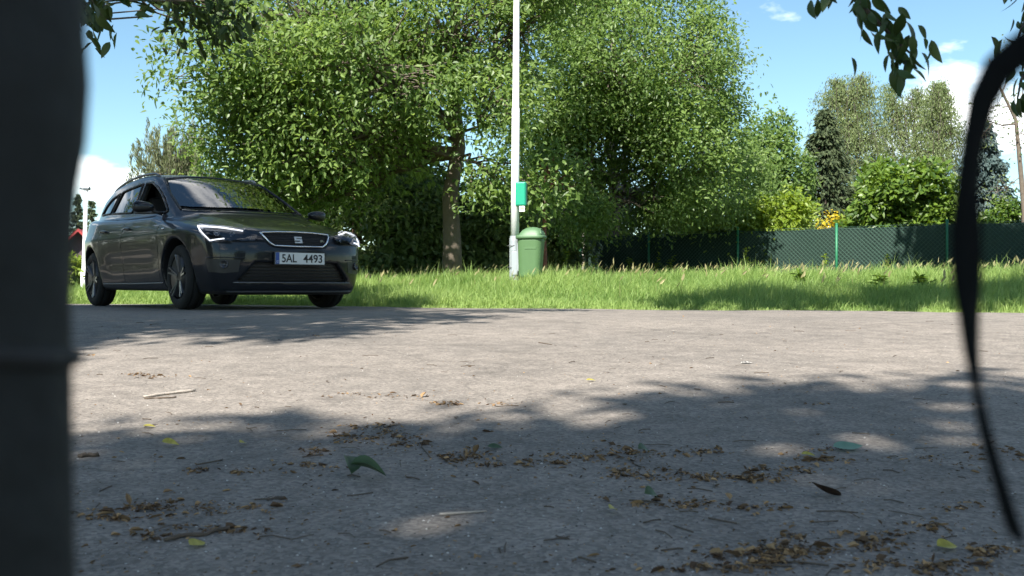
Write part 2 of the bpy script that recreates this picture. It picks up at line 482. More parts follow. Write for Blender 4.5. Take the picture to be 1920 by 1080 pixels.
def surface_nets(F, lo, hi, h):
    n = [int(round((hi[i] - lo[i]) / h)) + 1 for i in range(3)]
    ax = [lo[i] + h * np.arange(n[i]) for i in range(3)]
    X, Y, Z = np.meshgrid(*ax, indexing='ij')
    v = np.empty(X.shape)
    for i in range(0, n[0], 32): v[i:i + 32] = F(X[i:i + 32], Y[i:i + 32], Z[i:i + 32])
    s = v < 0
    c = np.zeros((n[0] - 1, n[1] - 1, n[2] - 1), np.int8)
    sl = lambda d, k: slice(k, n[d] - 1 + k)
    for i in (0, 1):
        for j in (0, 1):
            for k in (0, 1): c += s[sl(0, i), sl(1, j), sl(2, k)]
    act = (c > 0) & (c < 8)
    idx = -np.ones(c.shape, np.int64); cells = np.argwhere(act); idx[act] = np.arange(len(cells))
    acc = np.zeros((len(cells), 3)); cnt = np.zeros(len(cells))
    i, j, k = cells.T
    for d in range(3):
        for a in (0, 1):
            for b in (0, 1):
                o0 = [0, 0, 0]; oth = [q for q in range(3) if q != d]; o0[oth[0]] = a; o0[oth[1]] = b
                o1 = list(o0); o1[d] = 1
                v0 = v[i + o0[0], j + o0[1], k + o0[2]]; v1 = v[i + o1[0], j + o1[1], k + o1[2]]
                m = (v0 < 0) != (v1 < 0)
                t = np.where(m, v0 / (v0 - v1 + 1e-12), 0)
                p = np.tile(np.array(o0, float), (len(cells), 1)); p[:, d] = t
                acc += p * m[:, None]; cnt += m
    V = (cells + acc / cnt[:, None]) * h + np.array(lo)
    Q = []
    for d in range(3):
        oth = [(d + 1) % 3, (d + 2) % 3]
        s0 = [slice(None)] * 3; s1 = [slice(None)] * 3
        s0[d] = slice(0, n[d] - 1); s1[d] = slice(1, n[d])
        ch = s[tuple(s0)] != s[tuple(s1)]; first = s[tuple(s0)]
        e = np.argwhere(ch)
        e = e[(e[:, oth[0]] > 0) & (e[:, oth[1]] > 0) & (e[:, oth[0]] < n[oth[0]] - 1) & (e[:, oth[1]] < n[oth[1]] - 1)]
        fl = first[tuple(e.T)]
        def at(a, b):
            q = e.copy(); q[:, oth[0]] -= a; q[:, oth[1]] -= b; return idx[tuple(q.T)]
        q = np.stack([at(1, 1), at(0, 1), at(0, 0), at(1, 0)], -1)
        q[~fl] = q[~fl][:, ::-1]
        Q.append(q)
    return V, np.concatenate(Q)

def grad(F, P, h=.004):
    g = np.stack([F(*(P + np.eye(3)[d] * h).T) - F(*(P - np.eye(3)[d] * h).T) for d in range(3)], -1)
    return unit(g)

def on_surface(P, n, F):
    """slide points along n to the outermost crossing of F"""
    n = np.asarray(n, float); n = n / np.linalg.norm(n)
    ts = np.linspace(.5, -.5, 101)
    v = np.stack([F(*(P + t * n).T) for t in ts], 0)
    i = np.argmax(v < 0, 0); i = np.clip(i, 1, 100)
    hi = ts[i - 1]; lo = ts[i]
    for _ in range(18):
        m = (hi + lo) / 2; ins = F(*(P + m[:, None] * n).T) < 0
        lo = np.where(ins, m, lo); hi = np.where(ins, hi, m)
    return P + lo[:, None] * n

def dens(poly, step, closed=True):
    P = np.asarray(poly, float); out = []
    for i in range(len(P) if closed else len(P) - 1):
        a, b = P[i], P[(i + 1) % len(P)]; k = max(1, int(np.ceil(np.linalg.norm(b - a) / step)))
        out += [a + (b - a) * t for t in np.arange(k) / k]
    if not closed: out.append(P[-1])
    return np.array(out)

def patch(name, pts3, n, mat, parent, off=.003, thick=.012, step=.05, F=None, bulge=0):
    """a panel: outline pts3 (3-D, near the body) seen along n, laid on the body surface"""
    F = F or F_out
    n = np.asarray(n, float); n /= np.linalg.norm(n)
    up = np.array([0, 0, 1.0]) if abs(n[2]) < .9 else np.array([1.0, 0, 0])
    u = np.cross(up, n); u /= np.linalg.norm(u); v = np.cross(n, u)
    P3 = np.asarray(pts3, float); o = P3.mean(0)
    p2 = np.stack([(P3 - o) @ u, (P3 - o) @ v], -1)
    B = dens(p2, step * .6); nb = len(B)
    mn, mx = B.min(0), B.max(0)
    gx, gy = np.meshgrid(np.arange(mn[0] + step / 2, mx[0], step), np.arange(mn[1] + step / 2, mx[1], step), indexing='ij')
    gp = np.stack([gx.ravel(), gy.ravel()], -1)
    sd_ = poly_sd(gp[:, 0], gp[:, 1], B); gp = gp[sd_ < -step * .35]
    allp = np.concatenate([B, gp])
    r = delaunay_2d_cdt([Vector(p) for p in allp], [(i, (i + 1) % nb) for i in range(nb)], [], 1, 1e-6)
    # output_type 1: only what lies inside the outline
    vv = np.array([tuple(p) for p in r[0]]); ff = np.array([f for f in r[2]])
    cen = vv[ff].mean(1); ff = ff[poly_sd(cen[:, 0], cen[:, 1], B) < 0]
    P = o + vv[:, :1] * u + vv[:, 1:] * v
    P = on_surface(P, n, F); N = grad(F, P)
    P = P + N * off
    a = vv[ff[:, 1]] - vv[ff[:, 0]]; b = vv[ff[:, 2]] - vv[ff[:, 0]]
    fl = (a[:, 0] * b[:, 1] - a[:, 1] * b[:, 0]) < 0; ff[fl] = ff[fl][:, ::-1]
    # rim
    eds = {}
    for f in ff:
        for k in range(3):
            e = (f[k], f[(k + 1) % 3]); eds[e] = 1
    bd = [e for e in eds if (e[1], e[0]) not in eds]
    nv = len(P); P = np.concatenate([P, P, P - N * thick])
    rim = [(b_ + nv, a_ + nv, a_ + 2 * nv, b_ + 2 * nv) for a_, b_ in bd]
    used = np.zeros(len(P), bool); used[ff.ravel()] = True
    for q in rim: used[list(q)] = True
    mp = np.cumsum(used) - 1
    return link(name, np_mesh(name, P[used], [mp[ff], mp[np.array(rim)]], True), mat, parent)

def on_side(xz, sgn): return [(x, sgn * .8, z) for x, z in xz]
def curve_on(pts3, n, off, F=None, step=.03, closed=False):
    P = dens(pts3, step, closed)
    P = on_surface(P, n, F or F_out); return P + grad(F or F_out, P) * off

M_PAINT = plain('dark_metallic_paint', (.011, .013, .018), .32, .12, .10, 400, coat=.55, spec=.12)
M_BLACKPL = plain('black_plastic', (.012, .012, .013), .45, 0, .2, 60, .15, 300)
M_RUBBER = plain('tyre_rubber', (.008, .008, .008), .85, 0, .25, 30, .3, 90)
M_CABIN = plain('dark_cabin_lining', (.012, .012, .014), .8, 0, .2, 30)
M_CHROME = plain('chrome_trim', (.75, .76, .78), .12, 1.0, .05, 50)
M_RIM = plain('alloy_rim', (.17, .175, .19), .3, .85, .1, 40)
M_PLATE = plain('plate_white', (.62, .64, .64), .35, 0, .04, 60)
M_PLBLUE = plain('plate_blue', (.02, .07, .28), .4, 0, .05, 60)
M_PLBLACK = plain('plate_black', (.008, .008, .01), .5)
M_DRL = plain('lit_light_strip', (.9, .92, 1), .3, emit=((.93, .95, 1.0), 1.2))
M_LENS = plain('lamp_reflector', (.22, .23, .25), .2, .9, .2, 80)
def glass_mat(name, tint, ior, mixk):
    """dark pane: mirror-like at grazing angles, otherwise see-through and tinted"""
    m = bpy.data.materials.new(name); m.use_nodes = True; t = m.node_tree; t.nodes.clear()
    out = t.nodes.new('ShaderNodeOutputMaterial'); gl = t.nodes.new('ShaderNodeBsdfGlossy'); tr = t.nodes.new('ShaderNodeBsdfTransparent')
    fr = t.nodes.new('ShaderNodeFresnel'); mx = t.nodes.new('ShaderNodeMixShader')
    fr.inputs['IOR'].default_value = ior; gl.inputs['Roughness'].default_value = .02; gl.inputs['Color'].default_value = (.95, .97, 1, 1)
    nz = t.nodes.new('ShaderNodeTexNoise'); nz.inputs['Scale'].default_value = 6; bp = t.nodes.new('ShaderNodeBump'); bp.inputs['Strength'].default_value = mixk; bp.inputs['Distance'].default_value = .01
    tc = t.nodes.new('ShaderNodeTexCoord'); t.links.new(tc.outputs['Object'], nz.inputs['Vector']); t.links.new(nz.outputs['Fac'], bp.inputs['Height']); t.links.new(bp.outputs['Normal'], gl.inputs['Normal'])
    tr.inputs['Color'].default_value = (*tint, 1)
    t.links.new(fr.outputs['Fac'], mx.inputs['Fac']); t.links.new(tr.outputs['BSDF'], mx.inputs[1]); t.links.new(gl.outputs['BSDF'], mx.inputs[2])
    t.links.new(mx.outputs['Shader'], out.inputs['Surface'])
    return m
M_SCREEN = glass_mat('windscreen_glass', (.35, .38, .38), 1.9, .05)
M_TINT = glass_mat('tinted_glass', (.05, .055, .06), 1.75, .04)
M_LAMPGLASS = glass_mat('lamp_cover', (.55, .56, .58), 1.55, .02)

CAR_TH = R(-50.2)
car = empty('parked_car', (-2.605, 10.249, EYE - .195), CAR_TH)
tag(car, 'dark grey estate car with lit headlight strips standing at the road edge', 'car')

def build_car():
    V, Q = surface_nets(F_body, (-3.74, -1.0, .08), (.96, 1.0, 1.58), .0185)
    # snap to the true surface where the net is close to it
    for _ in range(3):
        g = np.stack([F_body(*(V + np.eye(3)[d] * .003).T) - F_body(*(V - np.eye(3)[d] * .003).T) for d in range(3)], -1) / .006
        f = F_body(*V.T); gg = (g ** 2).sum(1)
        st = np.where((gg > .25)[:, None], -g * (f / np.maximum(gg, .25))[:, None], 0); st = np.clip(st, -.006, .006); V = V + st
    cen = V[Q].mean(1); fo = F_out(*cen.T); a = np.abs(cen[:, 1])
    nrm = np.cross(V[Q][:, 2] - V[Q][:, 0], V[Q][:, 3] - V[Q][:, 1]); nrm = unit(nrm)
    mi = np.zeros(len(Q), int)
    mi[fo < -.012] = 1                                             # wheel wells, cabin, intakes
    mi[(nrm[:, 2] < -.75) & (cen[:, 2] < .3)] = 1                   # underside
    mi[(cen[:, 2] < .205) & (cen[:, 0] < -.35) & (cen[:, 0] > -2.3)] = 1   # sill edge
    mi[(cen[:, 2] < .185)] = 1
    link('body', np_mesh('body', V, Q, True, mi), [M_PAINT, M_BLACKPL], car)

    # bonnet and doors
    hood = [(.745, -.30), (.72, -.44), (.60, -.60), (.35, -.70), (0, -.745), (-.38, -.755), (-.42, -.70), (-.30, -.55), (-.19, -.3), (-.16, 0)]
    hood = hood + [(x, -y) for x, y in hood[-2::-1]]
    patch('bonnet', [(x, y, .9) for x, y in hood], (0, 0, 1), M_PAINT, car, .002, .008, .06, F_low)
    for sgn in (-1, 1):
        fd = [(-.46, .28), (-.44, .60), (-.46, .90), (-.56, .915), (-1.0, .925), (-1.505, .94), (-1.52, .6), (-1.50, .28)]
        rd = [(-1.512, .28), (-1.532, .6), (-1.517, .94), (-2.0, .955), (-2.36, .965), (-2.34, .86), (-2.30, .72), (-2.24, .56), (-2.24, .40), (-2.20, .28)]
        for poly, hx in ((fd, -1.36), (rd, -2.12)):
            d = patch('door', on_side(poly, sgn), (0, sgn, 0), M_PAINT, car, .0015, .008, .06, F_out)
            hp = curve_on([(hx - .11, sgn * .9, .845), (hx - .05, sgn * .9, .85), (hx + .05, sgn * .9, .845), (hx + .11, sgn * .9, .838)], (0, sgn, 0), .018, F_low)
            tube_obj('handle', [(hp, np.interp(np.linspace(0, 1, len(hp)), [0, .15, .85, 1], [.006, .014, .014, .006]))], M_PAINT, d)
        # lower body crease and sill strip
        sp = curve_on([(-2.22, sgn * .85, .262), (-1.3, sgn * .85, .258), (-.42, sgn * .85, .262)], (0, sgn, 0), .004, F_low)
        tube_obj('sill_strip', [(sp, .008)], M_RIM, car, 6)
        # side windows and their trim
        for poly, glazed in ((W_FRONT, False), (W_REAR, True), (W_QUARTER, True)):
            out = curve_on(on_side(poly, sgn), (0, sgn, 0), .003, F_gh, .04, True)
            fr_ = tube_obj('window_frame', [(np.concatenate([out, out[:2]]), .011)], M_PLBLACK, car, 6)
            if glazed: patch('window', on_side(poly, sgn), (0, sgn, 0), M_TINT, car, -.004, .004, .08, F_gh)
        # roof rail
        rp = curve_on([(-1.28, sgn * .56, 1.5), (-1.40, sgn * .575, 1.5), (-2.2, sgn * .57, 1.5), (-2.8, sgn * .53, 1.45), (-3.0, sgn * .50, 1.4)], (0, 0, 1), 0)
        k = np.linspace(0, 1, len(rp)); rp[:, 2] += .024 * np.minimum(1, np.minimum(k, 1 - k) / .06) - .002
        tube_obj('roof_rail', [(rp, .014)], M_RIM, car, 8)
        # mirror
        mr = empty_part = None
        bm = bmesh.new()
        bmesh.ops.create_uvsphere(bm, u_segments=24, v_segments=14, radius=1)
        for v_ in bm.verts:
            x, y, z = v_.co
            x = math.copysign(abs(x) ** .8, x); y = math.copysign(abs(y) ** .7, y); z = math.copysign(abs(z) ** .75, z)
            if x < 0: x *= .45
            v_.co = (x * .085 * (1 - .25 * abs(y)), y * .125, z * (.078 - .018 * y * 1))
        for f in bm.faces: f.smooth = True
        me = bpy.data.meshes.new('mirror'); bm.to_mesh(me); bm.free()
        mi_ = [1 if (p.center.z < -.012) else 0 for p in me.polygons]; me.polygons.foreach_set('material_index', mi_)
        mo = link('mirror', me, [M_PAINT, M_BLACKPL], car)
        mo.location = (-.60, sgn * .985, 1.035); mo.scale = (.9, -sgn * .88, .72)
        st = tube_obj('mirror_stem', [([(0, .10, -.045), (-.005, .17, -.07), (-.01, .23, -.085)], [.022, .02, .028])], M_BLACKPL, mo, 8)
        gp = py_obj('mirror_glass', [(-.045, -.10, -.05), (-.045, .095, -.045), (-.045, .095, .045), (-.045, -.10, .05)], [(0, 1, 2, 3)], M_CHROME, mo)
        # headlight: dark box, cover, lit strip
        ol = [(.335, .80, .806), (.53, .66, .787), (.72, .505, .752), (.80, .415, .705), (.815, .42, .645), (.79, .52, .640), (.71, .67, .642), (.625, .79, .632), (.47, .80, .72)]
        ol = [(x, sgn * y, z) for x, y, z in ol]; nd = (.78, sgn * .62, .12)
        hl = patch('headlight', ol, nd, M_PLBLACK, car, .002, .01, .04, F_low)
        drl = curve_on([(.352, sgn * .795, .792), (.53, sgn * .66, .775), (.715, sgn * .51, .742)], nd, .007, F_low, .02)
        tube_obj('light_strip', [(drl, np.linspace(.0115, .007, len(drl)))], M_DRL, hl, 6)
        drl = curve_on([(.352, sgn * .795, .792), (.49, sgn * .80, .722), (.615, sgn * .785, .650), (.70, sgn * .685, .668)], nd, .007, F_low, .02)
        tube_obj('light_strip', [(drl, .0062)], M_DRL, hl, 6)
        for (x, y, z, rr) in ((.60, .70, .71, .026), (.70, .60, .705, .024), (.785, .47, .672, .014)):
            c_ = curve_on([(x, sgn * y, z), (x + .001, sgn * y, z)], nd, .004, F_low, .01)[0]
            Vl, Ql = lathe([(rr, 0), (rr, .012), (rr * .8, .014), (rr * .7, .006), (.0005, .004)], 16)
            lo_ = link('reflector', np_mesh('reflector', Vl, Ql), M_LENS, hl)
            lo_.matrix_basis = Matrix.Translation(c_) @ Vector(nd).to_track_quat('Z', 'Y').to_matrix().to_4x4()
        patch('lamp_cover', ol, nd, M_LAMPGLASS, hl, .022, .016, .05, F_low)
        # fog lamp recess
        fo_ = [(.57, .815, .475), (.70, .70, .478), (.78, .56, .47), (.765, .575, .36), (.70, .68, .345), (.60, .80, .36)]
        fo_ = [(x, sgn * y, z) for x, y, z in fo_]
        fg = patch('fog_lamp_surround', fo_, nd, M_BLACKPL, car, .003, .01, .05, F_low)
        c_ = curve_on([(.70, sgn * .68, .425), (.701, sgn * .68, .425)], nd, .004, F_low, .01)[0]
        Vl, Ql = lathe([(.04, 0), (.04, .012), (.034, .014), (.03, .006), (.0005, .003)], 20)
        lo_ = link('fog_lamp', np_mesh('fog_lamp', Vl, Ql), plain('smoked_lamp', (.05, .05, .055), .25, .5), fg)
        lo_.matrix_basis = Matrix.Translation(c_) @ Vector(nd).to_track_quat('Z', 'Y').to_matrix().to_4x4()
        wp = curve_on([(.58, sgn * .81, .492), (.70, sgn * .70, .492), (.80, sgn * .54, .488)], nd, .003, F_low, .03)
        tube_obj('bumper_crease', [(wp, .006)], M_PAINT, fg, 6)
    # windscreen
    patch('windscreen', [(x * 1.0, y * 1.02, 1.2) for x, y in W_SCREEN], (.43, 0, .903), M_SCREEN, car, .002, .006, .08, F_gh)
    for sgn in (-1, 1):
        pp = curve_on([(-.38, sgn * .675, 1.03), (-.75, sgn * .64, 1.2), (-1.19, sgn * .55, 1.4)], (.43, 0, .903), .004, F_gh, .05)
        tube_obj('pillar_trim', [(pp, .012)], M_PLBLACK, car, 6)
    wy = np.linspace(-.66, .62, 20)
    wp = curve_on([(-.20 - .17 * (y / .65) ** 2, y, 1.03) for y in wy], (0, 0, 1), .012, F_out, .05)
    tube_obj('wiper', [(wp, .006)], M_PLBLACK, car, 6)
    # grille
    g3 = [(.8, y, z) for y, z in GRILLE]
    gm = plain('grille_mesh', (.008, .008, .009), .5)
    gr = patch('grille', g3, (1, 0, .15), gm, car, -.018, .004, .05, F_low)
    for zz in np.arange(.612, .745, .018):
        hw = np.interp(zz, [.60, .635, .69, .74], [.25, .295, .335, .36])
        b_ = curve_on([(.8, -hw, zz), (.8, 0, zz + .006), (.8, hw, zz)], (1, 0, 0), -.012, F_low, .06)
        tube_obj('grille_bar', [(b_, .0035)], M_BLACKPL, gr, 4)
    out = curve_on(g3, (1, 0, .15), .005, F_low, .03, True)
    tube_obj('grille_frame', [(np.concatenate([out, out[:2]]), .0085)], M_CHROME, gr, 6)
    # emblem: two stacked hooks
    es = [(-.038, .030), (.040, .030), (.040, .016), (-.018, .016), (-.018, .006), (.040, .006), (.040, -.006 - .03), (-.040, -.036), (-.040, -.022), (.018, -.022), (.018, -.010), (-.038, -.010)]
    bm = bmesh.new(); vs_ = [bm.verts.new((0, y, z)) for y, z in es]; f = bm.faces.new(vs_)
    r = bmesh.ops.extrude_face_region(bm, geom=[f]); bmesh.ops.translate(bm, vec=(.008, 0, 0), verts=[v for v in r['geom'] if isinstance(v, bmesh.types.BMVert)])
    bmesh.ops.recalc_face_normals(bm, faces=bm.faces)
    em = bm_obj('emblem', bm, plain('silver_emblem', (.55, .56, .58), .35, .2), gr)
    c_ = curve_on([(.8, 0, .678), (.8, .001, .678)], (1, 0, 0), -.006, F_low, .01)[0]
    em.location = c_; em.rotation_euler = (0, R(-20), 0)
    bm = bmesh.new(); bm_box(bm, (0, 0, 0), (.006, .012, .022)); bm_box(bm, (0, .016, .004), (.006, .012, .014)); bm_box(bm, (0, .03, -.004), (.006, .008, .014))
    bd = bm_obj('badge', bm, M_LENS, gr); bd.location = curve_on([(.8, .255, .672), (.8, .256, .672)], (1, 0, 0), -.008, F_low, .01)[0]
    # lower intake
    it = patch('lower_intake', [(.8, y, z) for y, z in INTAKE], (1, 0, 0), gm, car, -.045, .004, .06, F_low)
    for zz in np.arange(.285, .445, .03):
        hw = np.interp(zz, [.268, .452], [.585, .42])
        b_ = curve_on([(.8, -hw, zz), (.8, 0, zz), (.8, hw, zz)], (1, 0, 0), -.035, F_low, .06)
        tube_obj('intake_bar', [(b_, .005)], M_BLACKPL, it, 4)
    lp = curve_on([(.8, y, .262) for y in np.linspace(-.62, .62, 15)], (1, 0, 0), .004, F_low, .05)
    tube_obj('lip_highlight', [(lp, .006)], M_RIM, it, 6)  # silver strip standing for the bright reflection along the bumper lip
    lp = curve_on([(.7, y, .175) for y in np.linspace(-.66, .66, 15)], (1, 0, 0), .004, F_low, .05)
    tube_obj('front_lip', [(lp, .016)], M_BLACKPL, it, 6)
    # number plate
    pl = empty('number_plate'); pl.parent = car
    c_ = curve_on([(.86, -.005, .49), (.86, -.004, .49)], (1, 0, 0), .012, F_low, .01)[0]
    pl.location = c_
    bm = bmesh.new(); bm_box(bm, (0, 0, 0), (.016, .545, .128), bevel=.004); bm_obj('plate_holder', bm, M_BLACKPL, pl)
    bm = bmesh.new(); bm_box(bm, (.0095, 0, .003), (.003, .520, .110), bevel=.001, seg=1); bm_obj('plate', bm, M_PLATE, pl)
    bm = bmesh.new(); bm_box(bm, (.0115, -.24, .003), (.002, .038, .108)); bm_obj('plate_band', bm, M_PLBLUE, pl)
    def txt(s, size, wx, y0, z0, mat):
        c = bpy.data.curves.new('lettering', 'FONT'); c.body = s; c.size = size; c.extrude = .0006; c.offset = .0016 * size / .1; c.align_x = 'LEFT'
        o_ = bpy.data.objects.new('tmp', c); COL.objects.link(o_)
        dg = bpy.context.evaluated_depsgraph_get(); me = bpy.data.meshes.new_from_object(o_.evaluated_get(dg))
        bpy.data.objects.remove(o_)
        co = np.empty(len(me.vertices) * 3); me.vertices.foreach_get('co', co); co = co.reshape(-1, 3)
        w = co[:, 0].max() - co[:, 0].min(); co[:, 0] -= co[:, 0].min()
        new = np.stack([.0125 + co[:, 2], y0 + co[:, 0] * wx / w, z0 + co[:, 1]], -1)
        me.vertices.foreach_set('co', new.ravel()); me.update()
        return link('lettering', me, mat, pl)
    txt('5AL', .108, .155, -.195, -.033, M_PLBLACK)
    txt('4493', .108, .205, .030, -.033, M_PLBLACK)
    txt('CZ', .026, .022, -.251, -.038, M_PLATE)
    # wheels
    tyre = [(.215, -.100), (.222, -.108), (.255, -.1125), (.295, -.106), (.310, -.088), (.316, -.06), (.318, -.05), (.310, -.047), (.310, -.041), (.318, -.038), (.318, .03), (.310, .033), (.310, .039), (.318, .042), (.316, .05), (.308, .07), (.290, .085), (.255, .09), (.222, .085), (.215, .08)]
    Vt, Qt = lathe(tyre, 56, 'y')
    me_t = np_mesh('tyre', Vt, Qt)
    barrel = [(.222, -.105), (.228, -.112), (.212, -.108), (.205, -.06), (.20, .08), (.05, .07), (.001, .07)]
    Vb, Qb = lathe(barrel, 48, 'y')
    # five paired spokes
    bm = bmesh.new()
    for k in range(5):
        for q in (-.13, .13):
            a = k * 2 * math.pi / 5 + q + .3; a0 = k * 2 * math.pi / 5 + q * .45 + .3
            p0 = Vector((math.cos(a0) * .05, 0, math.sin(a0) * .05)); p1 = Vector((math.cos(a) * .218, 0, math.sin(a) * .218))
            t_ = (p1 - p0).normalized(); s_ = Vector((-t_.z, 0, t_.x))
            ring = []
            for p, w_, yy in ((p0, .017, -.075), (p1, .012, -.103)):
                ring.append([bm.verts.new(p + s_ * w_ + Vector((0, yy + .02, 0))), bm.verts.new(p + s_ * w_ * .6 + Vector((0, yy, 0))), bm.verts.new(p - s_ * w_ * .6 + Vector((0, yy, 0))), bm.verts.new(p - s_ * w_ + Vector((0, yy + .02, 0)))])
            for j in range(3): bm.faces.new((ring[0][j], ring[0][j + 1], ring[1][j + 1], ring[1][j]))
    Vh, Qh = lathe([(.055, -.06), (.055, -.082), (.03, -.09), (.001, -.09)], 20, 'y')
    b0 = len(bm.verts); vs_ = [bm.verts.new(v) for v in Vh]
    for q in Qh:
        try: bm.faces.new([vs_[i] for i in q])
        except ValueError: pass
    bmesh.ops.recalc_face_normals(bm, faces=bm.faces)
    me_s = bpy.data.meshes.new('spokes'); bm.to_mesh(me_s); bm.free()
    me_b = np_mesh('rim', Vb, Qb)
    me_t.materials.append(M_RUBBER); me_s.materials.append(M_RIM); me_b.materials.append(plain('rim_barrel', (.03, .03, .033), .4, .6))
    for cx in (0, -2.636):
        for sgn in (-1, 1):
            w = empty('wheel'); w.parent = car; w.location = (cx, sgn * .775, .318); w.rotation_euler = (0, .35 * cx, 0 if sgn < 0 else math.pi)
            if cx == 0: w.rotation_euler[2] += R(-1)
            for nm, me in (('tyre', me_t), ('rim', me_b), ('spokes', me_s)):
                q = bpy.data.objects.new(nm, me); COL.objects.link(q); q.parent = w
    # cabin: dashboard, steering wheel, seats
    bm = bmesh.new(); bm_box(bm, (-.60, 0, .86), (.42, 1.25, .16), bevel=.05, seg=3); bm_obj('dashboard', bm, M_CABIN, car, True)
    for x0, ys_ in ((-1.45, (-.36, .36)), (-2.25, (-.40, 0, .40))):
        for y in ys_:
            bm = bmesh.new()
            bm_box(bm, (x0 + .25, y, .66), (.5, .46 if x0 > -2 else .38, .16), bevel=.05, seg=2)
            bm_box(bm, (x0 - .06, y, .94), (.14, .46 if x0 > -2 else .38, .58), Matrix.Rotation(R(-14), 3, 'Y'), .05, 2)
            bm_box(bm, (x0 - .17, y, 1.27), (.10, .25, .16), Matrix.Rotation(R(-10), 3, 'Y'), .04, 2)
            bm_obj('car_seat', bm, M_CABIN, car, True)
    a = np.linspace(0, 2 * np.pi, 25); sw = np.stack([-.86 + .08 * np.sin(a), .36 + .185 * np.cos(a), .98 + .165 * np.sin(a)], -1)
    tube_obj('steering_wheel', [(sw, .016)], M_CABIN, car, 6)
    # badge on the wing
    bp_ = curve_on([(-.30, -.9, .80), (-.27, -.9, .80)], (0, -1, 0), .004, F_low, .01)
    tube_obj('wing_badge', [(bp_, .012)], M_CHROME, car, 6)
build_car()
# ------------------------------------------------------------------ plants
M_BARK = plain('bark_grey_brown', (.13, .105, .08), .9, 0, .35, 9, .9, 35)
M_BARKD = plain('bark_dark', (.06, .048, .036), .9, 0, .35, 9, .8, 40)
M_BIRCHB = plain('bark_pale', (.30, .28, .25), .85, 0, .5, 6, .4, 40)
M_WALNUT = leaf_mat('leaf_walnut', (.085, .155, .036), (.23, .33, .09), .5, .45, .5)
M_WALNUT2 = leaf_mat('leaf_broad', (.085, .155, .038), (.225, .33, .09), .5, .45, .5)
M_SHADELEAF = leaf_mat('leaf_overhead_shaded', (.025, .050, .012), (.06, .10, .022), .10)  # leaf colour darkened to stand for shaded, backlit undersides
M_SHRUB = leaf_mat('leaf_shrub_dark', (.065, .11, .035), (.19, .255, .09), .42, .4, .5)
M_LIME = leaf_mat('leaf_yellow_green', (.14, .22, .025), (.27, .35, .05), .42)
M_BUSH = leaf_mat('leaf_laurel', (.040, .09, .014), (.16, .25, .035), .36, .42, .45)
M_FLOWER = leaf_mat('leaf_yellow_flower', (.26, .25, .02), (.60, .44, .02), .25)
M_SPRUCE = leaf_mat('needles_spruce', (.040, .062, .030), (.095, .12, .055), .15, .6, .2)
M_SPRUCEB = leaf_mat('needles_blue', (.045, .075, .070), (.12, .165, .155), .1, .6, .2)
M_BIRCH = leaf_mat('leaf_birch', (.12, .17, .065), (.24, .29, .12), .40)
M_FEATHER = leaf_mat('leaf_feathery', (.13, .155, .075), (.24, .265, .14), .3)
M_GRASS = leaf_mat('grass_blade', (.115, .215, .045), (.35, .46, .15), .42, .55)
M_DRYGRASS = leaf_mat('grass_seed_head', (.22, .20, .09), (.36, .33, .17), .3, .6)

def pts_in_blobs(blobs, n, shell=.5, r=rng):
    B = np.array(blobs, float); vol = (B[:, 3] * B[:, 4] * B[:, 5]) ** .75; k = r.choice(len(B), n, p=vol / vol.sum())
    d = rdir(n, r); rad = r.random(n) ** (1 / 3 * (1 - shell) + .12 * shell)
    wisp = r.random(n) < .07; rad = np.where(wisp, r.uniform(1.0, 1.17, n), rad)
    P = B[k, :3] + d * B[k, 3:6] * rad[:, None]
    return P, d, k

def clumpy(P, r, keep=.7, size=1.0):
    """thin the crown into clumps with gaps between them"""
    f = np.zeros(len(P))
    for _ in range(7):
        kx = r.normal(0, 2.6 / size, 3); f += np.sin(P @ kx + r.uniform(0, 6.28))
    return f < np.quantile(f, keep)

def crown_leaves(blobs, n_cl, per, ln, wd, spread, droop=.35, shell=.55, r=rng, upn=.7, var_sd=.22, gap=1.0):
    """clustered leaves: each cluster is a shoot with a spray of leaves"""
    C, d, k = pts_in_blobs(blobs, int(n_cl * 1.6), shell, r)
    m_ = clumpy(C, r, .62, gap); C, d, k = C[m_], d[m_], k[m_]; n_cl = len(C)
    tone = np.clip(r.random(n_cl) * .6 + .2 + .22 * np.sin(C[:, 0] * 1.7 + 1.3 * np.sin(C[:, 2] * 1.9)) * np.sin(C[:, 2] * 1.4 + C[:, 1]), 0, 1)
    out = unit(d + rdir(n_cl, r) * .7 + np.array([0, 0, -droop * .6]))
    n = n_cl * per
    ci = np.repeat(np.arange(n_cl), per)
    s = np.tile(np.linspace(-.5, 1, per), n_cl)
    P = C[ci] + out[ci] * (s * spread)[:, None] + r.normal(0, spread * .28, (n, 3))
    D = unit(out[ci] * .6 + rdir(n, r) * .9 + np.array([0, 0, -droop]))
    N = unit(rdir(n, r) + np.array([0, 0, upn * .9]) + np.array(sun_dir) * 1.1 + out[ci] * .3)
    l = ln * r.uniform(.5, 1.4, n); w = wd * r.uniform(.6, 1.35, n)
    v = np.clip(tone[ci] + r.normal(0, var_sd, n), 0, 1)
    return (P, D, N, l, w, v), C, k

def leaf_obj(name, packs, mat, parent, fold=.18, curl=.15):
    packs = packs if isinstance(packs, list) else [packs]
    A = [np.concatenate([p[i] for p in packs]) for i in range(6)]
    V, Q, v = leaves(*A, fold=fold, curl=curl)
    o = link(name, np_mesh(name, V, Q, False, None, v), mat, parent)
    o['kind'] = 'stuff'
    return o

def bend(p0, p1, n=6, sag=0.0, wob=.05, r=rng):
    p0 = np.asarray(p0, float); p1 = np.asarray(p1, float); t = np.linspace(0, 1, n)[:, None]
    P = p0 + (p1 - p0) * t; P[:, 2] += sag * (t[:, 0] * (1 - t[:, 0])) * 4
    L_ = np.linalg.norm(p1 - p0); w = r.normal(0, wob * L_, (n, 3)); w[0] = 0; w[-1] = 0
    return P + w

